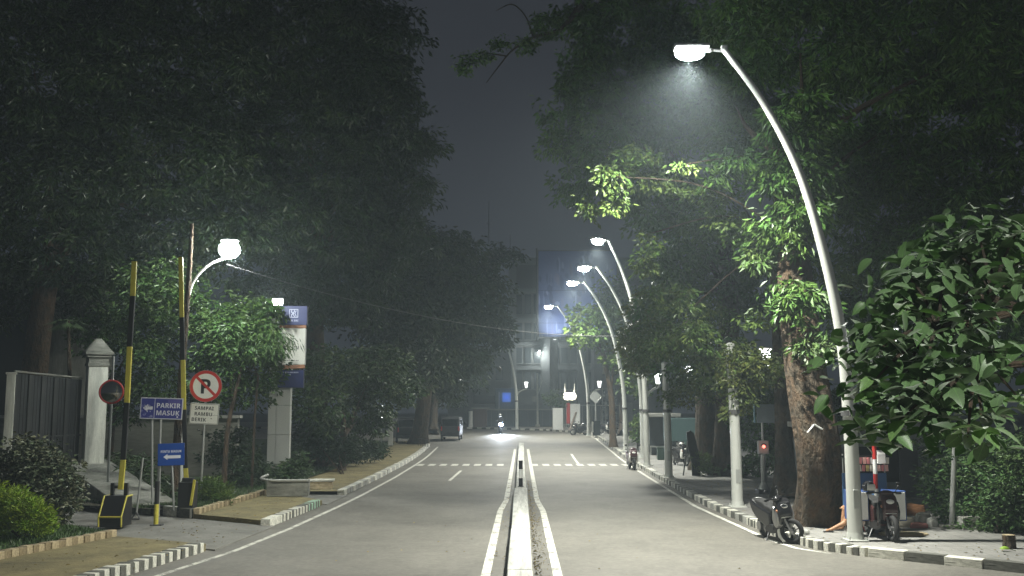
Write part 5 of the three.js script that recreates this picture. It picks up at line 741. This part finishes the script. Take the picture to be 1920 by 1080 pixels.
// ---------- far end of the street ----------
{
  const Z = 130, k = pxm(Z), p = at(1080, 800, Z).setY(1.0), t = thing('office_block', 'hazy grey office block behind the billboard', 'building', p);
  const xx = (px) => (px - 1080) * k, yy = (py) => at(1080, py, Z).y - 1.0, wall = mat(white1, 0.9, 0, { map: mottled([0.2, 0.205, 0.2], 0.5, 0.3, 0.2, 0.08) }), pale = mat([0.23, 0.24, 0.24], 0.85), winM = mat([0.05, 0.06, 0.065], 0.3);
  M('wall', box(xx(1260) - xx(957), yy(492), 14, (xx(1260) + xx(957)) / 2, yy(492) / 2, -7), wall, t);
  M('parapet', box(xx(1262) - xx(955), 0.9, 14.4, (xx(1260) + xx(957)) / 2, yy(490), -7), pale, t);
  M('stair_tower', box(xx(1003) - xx(957), yy(470) , 6, (xx(1003) + xx(957)) / 2, yy(470) / 2, -9), wall, t);
  for (const py of [545, 600, 645, 690]) M('storey_band', box(xx(1261) - xx(956), 0.45, 0.5, (xx(1260) + xx(957)) / 2, yy(py), 0.2), pale, t);
  for (const px of [962, 1024, 1090, 1150]) M('pilaster', box(1.0, yy(500), 0.6, xx(px), yy(500) / 2, 0.25), pale, t);
  for (const [y0, y1] of [[552, 590], [606, 638], [652, 682], [698, 730]]) for (let px = 974; px < 1250; px += 17) if (![1024, 1090, 1150].some((q) => Math.abs(q - px) < 9)) { const w = M('window', box(0.85, yy(y0) - yy(y1), 0.14, xx(px), (yy(y0) + yy(y1)) / 2, 0.06), winM, t); M('sill', box(0.95, 0.1, 0.3, xx(px), yy(y1), 0.15), pale, w); }
  { const w = M('wall_lamp', [rbox(0.3, 0.3, 1.4, 0.03, xx(1012), yy(662) + 0.2, 0.9)], X.poleDark, t); M('lamp_bulb', ball(0.13, 0.13, 0.13, xx(1012), yy(662), 1.7), X.lampGlow, w); const l = new THREE.PointLight(LAMP_COLOUR, 4); l.name = 'wall_lamp_light'; l.position.set(xx(1012), yy(662), 1.7); l.shadow.radius = 8; l.castShadow = true; t.add(l); }
  const b2 = thing('shop_building', 'low hazy building behind the oncoming motorcycle', 'building', at(905, 800, 121).setY(1.0)), K = pxm(121), X2 = (px) => (px - 905) * K, Y2 = (py) => at(905, py, 121).y - 1.0;
  M('wall', box(X2(958) - X2(840), Y2(655), 8, (X2(958) + X2(840)) / 2, Y2(655) / 2, -4), wall, b2); M('roof_edge', box(X2(960) - X2(838), 0.5, 8.6, (X2(958) + X2(840)) / 2, Y2(653), -4), pale, b2);
  for (const px of [868, 890, 912, 936]) { const w = M('window', box(0.9, 1.7, 0.12, X2(px), Y2(700), 0.05), winM, b2); M('sill', box(1.0, 0.12, 0.26, X2(px), Y2(714), 0.1), pale, b2 && w); }
  M('canopy', rbox(X2(1000) - X2(900), 0.65, 3, 0.05, (X2(1000) + X2(900)) / 2, Y2(764), 1.6), pale, b2); M('dark_sign_box', rbox(X2(932) - X2(888), 0.95, 0.5, 0.03, X2(910), Y2(749), 0.6), X.black, b2);
}
{ // billboard
  const Z = 118, k = pxm(Z), p = at(1085, 800, Z).setY(1.0), t = thing('billboard', 'large bluish printed billboard above the far shops', 'billboard', p), yy = (py) => at(1085, py, Z).y - 1.0;
  const tex = print(512, 512, (g, w, h) => { g.fillStyle = '#5b6a96'; g.fillRect(0, 0, w, h); for (let i = 0; i < 120; i++) { g.fillStyle = ['#8795bd', '#414f7a', '#a7b2cf', '#32406a', '#6c6f8f'][i % 5]; g.globalAlpha = 0.55; const x = rnd() * w, y = rnd() * h, a = rr(8, 34), b = rr(20, 120); g.beginPath(); g.moveTo(x, y); g.quadraticCurveTo(x + a, y + b * 0.3, x + a * 0.3, y + b); g.quadraticCurveTo(x - a, y + b * 0.5, x, y); g.fill(); } g.globalAlpha = 0.5; g.strokeStyle = '#323a5c'; g.lineWidth = 5; for (const y of [0.46, 0.84]) { g.beginPath(); g.moveTo(0, h * y); g.lineTo(w, h * y); g.stroke(); } g.globalAlpha = 1; });
  const w = 150 * k, h = yy(470) - yy(633), o = M('panel', rbox(w, h, 0.3, 0.02), X.poleDark, t); o.position.set(0, (yy(470) + yy(633)) / 2, 0); const f = M('printed_face', panel(w * 0.985, h * 0.985), face(tex, 0.6), o); f.position.z = 0.16;
  for (const s of [-0.3, 0.12]) { const l = M('lamp_bracket', [bar([s * w, yy(636), 0.1], [s * w, yy(641), 2.2], 0.05), rbox(0.4, 0.16, 0.24, 0.03, s * w, yy(641), 2.3)], X.poleDark, t); M('lamp_glass', rbox(0.3, 0.03, 0.16, 0.01, s * w, yy(641) + 0.1, 2.28), X.lanternGlow, l); const q = new THREE.SpotLight(new THREE.Color(0.85, 0.92, 1), 70, 0, 1.1, 0.8, 2); q.name = 'billboard_lamp'; q.position.set(s * w, yy(641) + 0.22, 2.25); q.target.position.set(s * w, yy(560), 0); q.target.name = 'aim'; q.castShadow = true; t.add(q); t.add(q.target); }
  M('frame_edge', bar([-w / 2 - 0.12, yy(640), 0.1], [-w / 2 - 0.12, yy(466), 0.1], 0.12), X.poleDark, t); for (const s of [-0.3, 0.3]) M('support_column', cyl(0.45, 0.45, yy(633), s * w, yy(633) / 2, -0.4, 16), X.concrete, t);
}
for (const [px, top, foot, Z, l] of [[916, 378, 480, 150, 'taller thin radio mast above the left treetops'], [957, 440, 490, 138, 'shorter thin radio mast on the office roof']]) { const a = at(px, top, Z), b = at(px, foot + 40, Z); const t = thing('radio_mast', l, 'mast', [b.x, 1, b.z], 0, 'radio masts'); M('mast', bar([0, 0, 0], [0, a.y - 1, 0], 0.14, 0.06), X.poleDark, t); M('cross_arm', [0.75, 0.9].map((u) => bar([-0.5, (a.y - 1) * u, 0], [0.5, (a.y - 1) * u, 0], 0.04)), X.poleDark, t); }
{ // hoarding, booth, kiosks
  const Z = 112, k = pxm(Z), p = at(985, 803, Z).setY(1.05), yy = (py) => at(985, py, Z).y - 1.05, t = thing('hoarding', 'dark blue-grey hoarding wall behind the unlit lamp post', 'wall', p), hm = mat([0.06, 0.075, 0.09], 0.7);
  for (let i = 0; i < 10; i++) M('hoarding_panel', rbox(0.78, yy(769), 0.08, 0.01, (i - 4.5) * 0.8 - 0.5, yy(769) / 2, rr(-0.01, 0.01)), hm, t);
  M('top_rail', rbox(8.1, 0.12, 0.16, 0.01, -0.5, yy(768), 0), X.concrete, t);
  const q = at(948, 803, 116).setY(1.05), u = thing('cash_booth', 'small booth with a glowing blue screen', 'booth', q), y2 = (py) => at(948, py, 116).y - 1.05; M('cabin', rbox(2.4, y2(728), 1.6, 0.04, 0, y2(728) / 2, -0.8), mat([0.16, 0.2, 0.21], 0.6), u); M('screen', rbox(0.95, y2(736) - y2(754), 0.06, 0.02, 0.1, (y2(736) + y2(754)) / 2, 0.03), mat([0.02, 0.05, 0.2], 0.85, 0, { emissive: new THREE.Color(0.12, 0.32, 1), emissiveIntensity: 0.3 }), u); M('door_post', rbox(0.16, y2(735), 0.1, 0.02, -0.75, y2(735) / 2, 0.04), X.galv, u);
  const l = new THREE.PointLight(new THREE.Color(0.15, 0.35, 1), 1); l.name = 'screen_light'; l.position.set(0.1, y2(745), 0.4); l.castShadow = true; u.add(l);
  const c = gp(886, 801, 0.15), v = thing('guard_kiosk', 'small brown kiosk with white post at the far left', 'kiosk', c); M('hut', rbox(1.4, 1.9, 1.2, 0.03, 0.8, 0.95, -0.6), mat([0.10, 0.06, 0.055], 0.8), v); M('roof', rbox(1.9, 0.12, 1.6, 0.03, 0.8, 1.98, -0.6), X.concrete, v); M('white_post', cyl(0.22, 0.22, 1.7, -0.2, 0.85, 0.2, 14), X.whitePaint, v);
}
{ // far small furniture
  let p = gp(1008, 800, 0.15), t = thing('utility_pole', 'thin pale utility pole carrying cables right of the unlit lamp', 'pole', p); const yy = (py) => at(1008, py, -p.z).y - p.y; M('pole', bar([0, 0, 0], [-0.02, yy(700), 0], 0.12, 0.09), X.pole, t); M('side_arm', bar([0.05, yy(740), 0], [0.55, yy(712), 0], 0.04), X.pole, t); M('meter_box', rbox(0.5, 0.6, 0.3, 0.03, -0.35, yy(748), 0), X.concrete, t); M('base', rbox(0.5, 0.25, 0.5, 0.03, 0, 0.12, 0), X.concrete, t);
  const a = V(p.x + 0.55, p.y + yy(712), p.z), b = at(1068, 735, -p.z); for (const [s, l] of [[0.5, 'upper of two slack cables from the far pole'], [0.9, 'lower of two slack cables from the far pole']]) { const m = a.clone().lerp(b, 0.5); m.y -= s; tag(M('slack_cable', tube([a, m, b], 0.03, 20, 5), X.galv), l, 'cable', 'slack cables at the far pole'); }
  p = gp(1046, 806, 0.15); t = thing('tall_planter', 'tall white planter with bush at the far right corner', 'planter', p); M('tub', rbox(1.0, 2.1, 1.0, 0.04, 0, 1.05, -0.5), X.whitePaint, t); { const g = leaves([[V(-0.3, 3.0, -0.5), 1.0, 0.8, 0.8, 3], [V(0.4, 2.6, -0.4), 0.7, 0.5, 0.6, 2.6]], { len: 0.3, wid: 0.14, per: 12, spread: 0.3, tone: [0.08, 0.12, 0.05] }); foliage('bush', g, t); }
  tag(M('leaning_plank', bar([p.x + 1.1, p.y, p.z + 0.4], [p.x + 1.75, p.y + 1.7, p.z + 0.2], 0.09), mat([0.4, 0.33, 0.28], 0.8)), 'pale plank leaning beside the tall white planter', 'plank');
  p = gp(1075, 806, 0.15); t = thing('banner_stand', 'red and white banner on a frame beside the planter', 'banner', p, -0.35); M('red_strip', rbox(0.34, 2.0, 0.06, 0.01, -0.5, 1.6, 0), X.red, t); M('white_sheet', rbox(1.0, 1.9, 0.05, 0.01, 0.2, 1.55, 0), X.whitePaint, t); M('foot_frame', [bar([-0.7, 0, 0], [-0.7, 2.6, 0], 0.03), bar([0.7, 0, 0], [0.7, 2.5, 0], 0.03)], X.galv, t);
  const oz = 106, o = at(1068, 743, oz); t = thing('oval_lamp_sign', 'glowing oval shop light above the banner', 'sign', o); M('lamp_face', place(new THREE.CapsuleGeometry(0.38, 0.65, 8, 20).scale(1, 1, 0.35), 0, 0, 0, 0, 0, Math.PI / 2), mat([0.9, 0.85, 0.7], 0.4, 0, { emissive: new THREE.Color(1, 0.93, 0.74), emissiveIntensity: 4 }), t); M('hanger', [bar([-0.5, 0.3, 0], [-0.5, 1.3, 0], 0.04), bar([0.5, 0.3, 0], [0.5, 1.3, 0], 0.04)], X.whitePaint, t);
  const l = new THREE.PointLight(new THREE.Color(1, 0.93, 0.76), 30); l.name = 'oval_lamp_light'; l.position.set(0, -0.1, 0.6); l.shadow.radius = 10; l.castShadow = true; t.add(l);
  p = gp(1117, 813, 0.15); t = thing('diamond_sign', 'grey diamond warning sign seen from behind', 'sign', p); const dy = (py) => at(1117, py, -p.z).y - p.y; M('plate', box(0.78, 0.78, 0.03, 0, dy(744), 0, 0, 0, Math.PI / 4), X.galv, t); M('frame', [[1, 1], [1, -1], [-1, 1], [-1, -1]].map(([a, b]) => bar([a * 0.56, dy(744), 0.02], [0, dy(744) + b * 0.56, 0.02], 0.03)), X.galv, t); M('post', bar([0, 0, -0.04], [0, dy(738), -0.04], 0.05), X.galv, t);
  p = gp(1119, 817, 0.15); t = thing('dark_cabinet', 'dark green street cabinet right of the far lamp post', 'cabinet', p); M('case', rbox(0.62, 1.25, 0.5, 0.03, 0, 0.65, -0.3), mat([0.03, 0.04, 0.04], 0.6), t); M('pale_door', rbox(0.16, 0.9, 0.04, 0.01, -0.35, 0.75, 0), X.whitePaint, t);
  p = at(1110, 803, 110).setY(1.05); t = thing('railing', 'pale metal railing in front of the far shop', 'railing', p); const ry = at(1110, 760, 110).y - 1.05; for (let i = -6; i <= 6; i++) M('baluster', bar([i * 0.5, 0, 0], [i * 0.5, ry, 0], 0.035), X.galv, t); for (const y of [ry, 0.2]) M('rail', bar([-3.2, y, 0], [3.2, y, 0], 0.05), X.galv, t);
  p = at(1150, 803, 112).setY(1.05); t = thing('corner_shop', 'hazy shop front with fascia sign behind the parked scooters', 'shop', p); const sy = (py) => at(1150, py, 112).y - 1.05; M('wall', box(6.5, sy(640), 4, 1.2, sy(640) / 2, -2.2), mat([0.18, 0.19, 0.2], 0.8), t); M('fascia', rbox(2.1, sy(678) - sy(702), 0.4, 0.03, -0.1, (sy(678) + sy(702)) / 2, 0.2), mat([0.34, 0.33, 0.28], 0.6), t); M('fascia_frame', [bar([-1.2, sy(703), 0.42], [1.0, sy(703), 0.42], 0.06), bar([-1.2, sy(677), 0.42], [1.0, sy(677), 0.42], 0.05)], X.poleDark, t); M('shop_window', box(1.6, 2.2, 0.1, -0.5, 1.7, -0.17), X.glass, t); M('shutter', box(1.5, 2.4, 0.1, 1.4, 1.4, -0.17), X.steel, t);
  for (const px of [1135, 1153]) { const q = at(px, 803, 110.6).setY(1.05), v = thing('hanging_banner', px < 1140 ? 'left of two mottled vertical banners by the shop' : 'right of two mottled vertical banners by the shop', 'banner', q, 0, 'vertical shop banners'); const h = at(px, 728, 110.6).y - 1.05; M('cloth', rbox(0.5, h - 0.8, 0.04, 0.01, 0, h / 2 + 0.4, 0), face(print(64, 256, (g, w, hh) => { g.fillStyle = '#7d8488'; g.fillRect(0, 0, w, hh); blot(g, w, hh, 22, '#c6cac8', 14); blot(g, w, hh, 16, '#3d4446', 12); }), 0.8), v); M('pole', bar([-0.3, 0, 0], [-0.3, h + 0.1, 0], 0.03), X.galv, v); }
  p = at(732, 834, 70).setY(0.5); t = thing('grey_panel_post', 'tall grey panel post on the verge left of the white minivan', 'post', p); const py = at(732, 766, 70).y - 0.5; M('panel', rbox(0.34, py, 0.12, 0.02, 0, py / 2, 0), X.concrete, t); M('cap', rbox(0.38, 0.06, 0.16, 0.02, 0, py + 0.03, 0), X.galv, t);
  const wz = 76; p = at(715, 790, wz); t = thing('slit_lamp', 'narrow white glowing panel behind the verge', 'lamp', p.clone().setY(0.4)); const h0 = at(715, 789, wz).y - 0.4, h1 = at(715, 760, wz).y - 0.4; M('lamp_panel', rbox(0.22, h1 - h0, 0.06, 0.02, 0, (h0 + h1) / 2, 0), mat([0.9, 0.9, 0.9], 0.5, 0, { emissive: new THREE.Color(0.95, 1, 1), emissiveIntensity: 1.2 }), t); M('post', bar([0, 0, -0.06], [0, h1, -0.06], 0.04), X.galv, t);
  const sl = new THREE.PointLight(LAMP_COLOUR, 6); sl.name = 'slit_lamp_light'; sl.position.set(0, (h0 + h1) / 2, 0.3); sl.castShadow = true; t.add(sl);
  for (const [px, pyy, l] of [[789, 836, 'left of two dark stools by the leaning trunk'], [797, 838, 'right of two dark stools by the leaning trunk']]) { const q = gp(px, pyy, 0.15), u = thing('stool', l, 'stool', q, 0, 'stools by the leaning trunk'); M('seat', cyl(0.18, 0.18, 0.04, 0, 0.5, 0, 14), X.black, u); for (let i = 0; i < 4; i++) M('leg', bar([Math.cos(i * 1.57) * 0.17, 0, Math.sin(i * 1.57) * 0.17], [Math.cos(i * 1.57) * 0.12, 0.48, Math.sin(i * 1.57) * 0.12], 0.018), X.black, u); }
}
renderer.render(scene, camera);
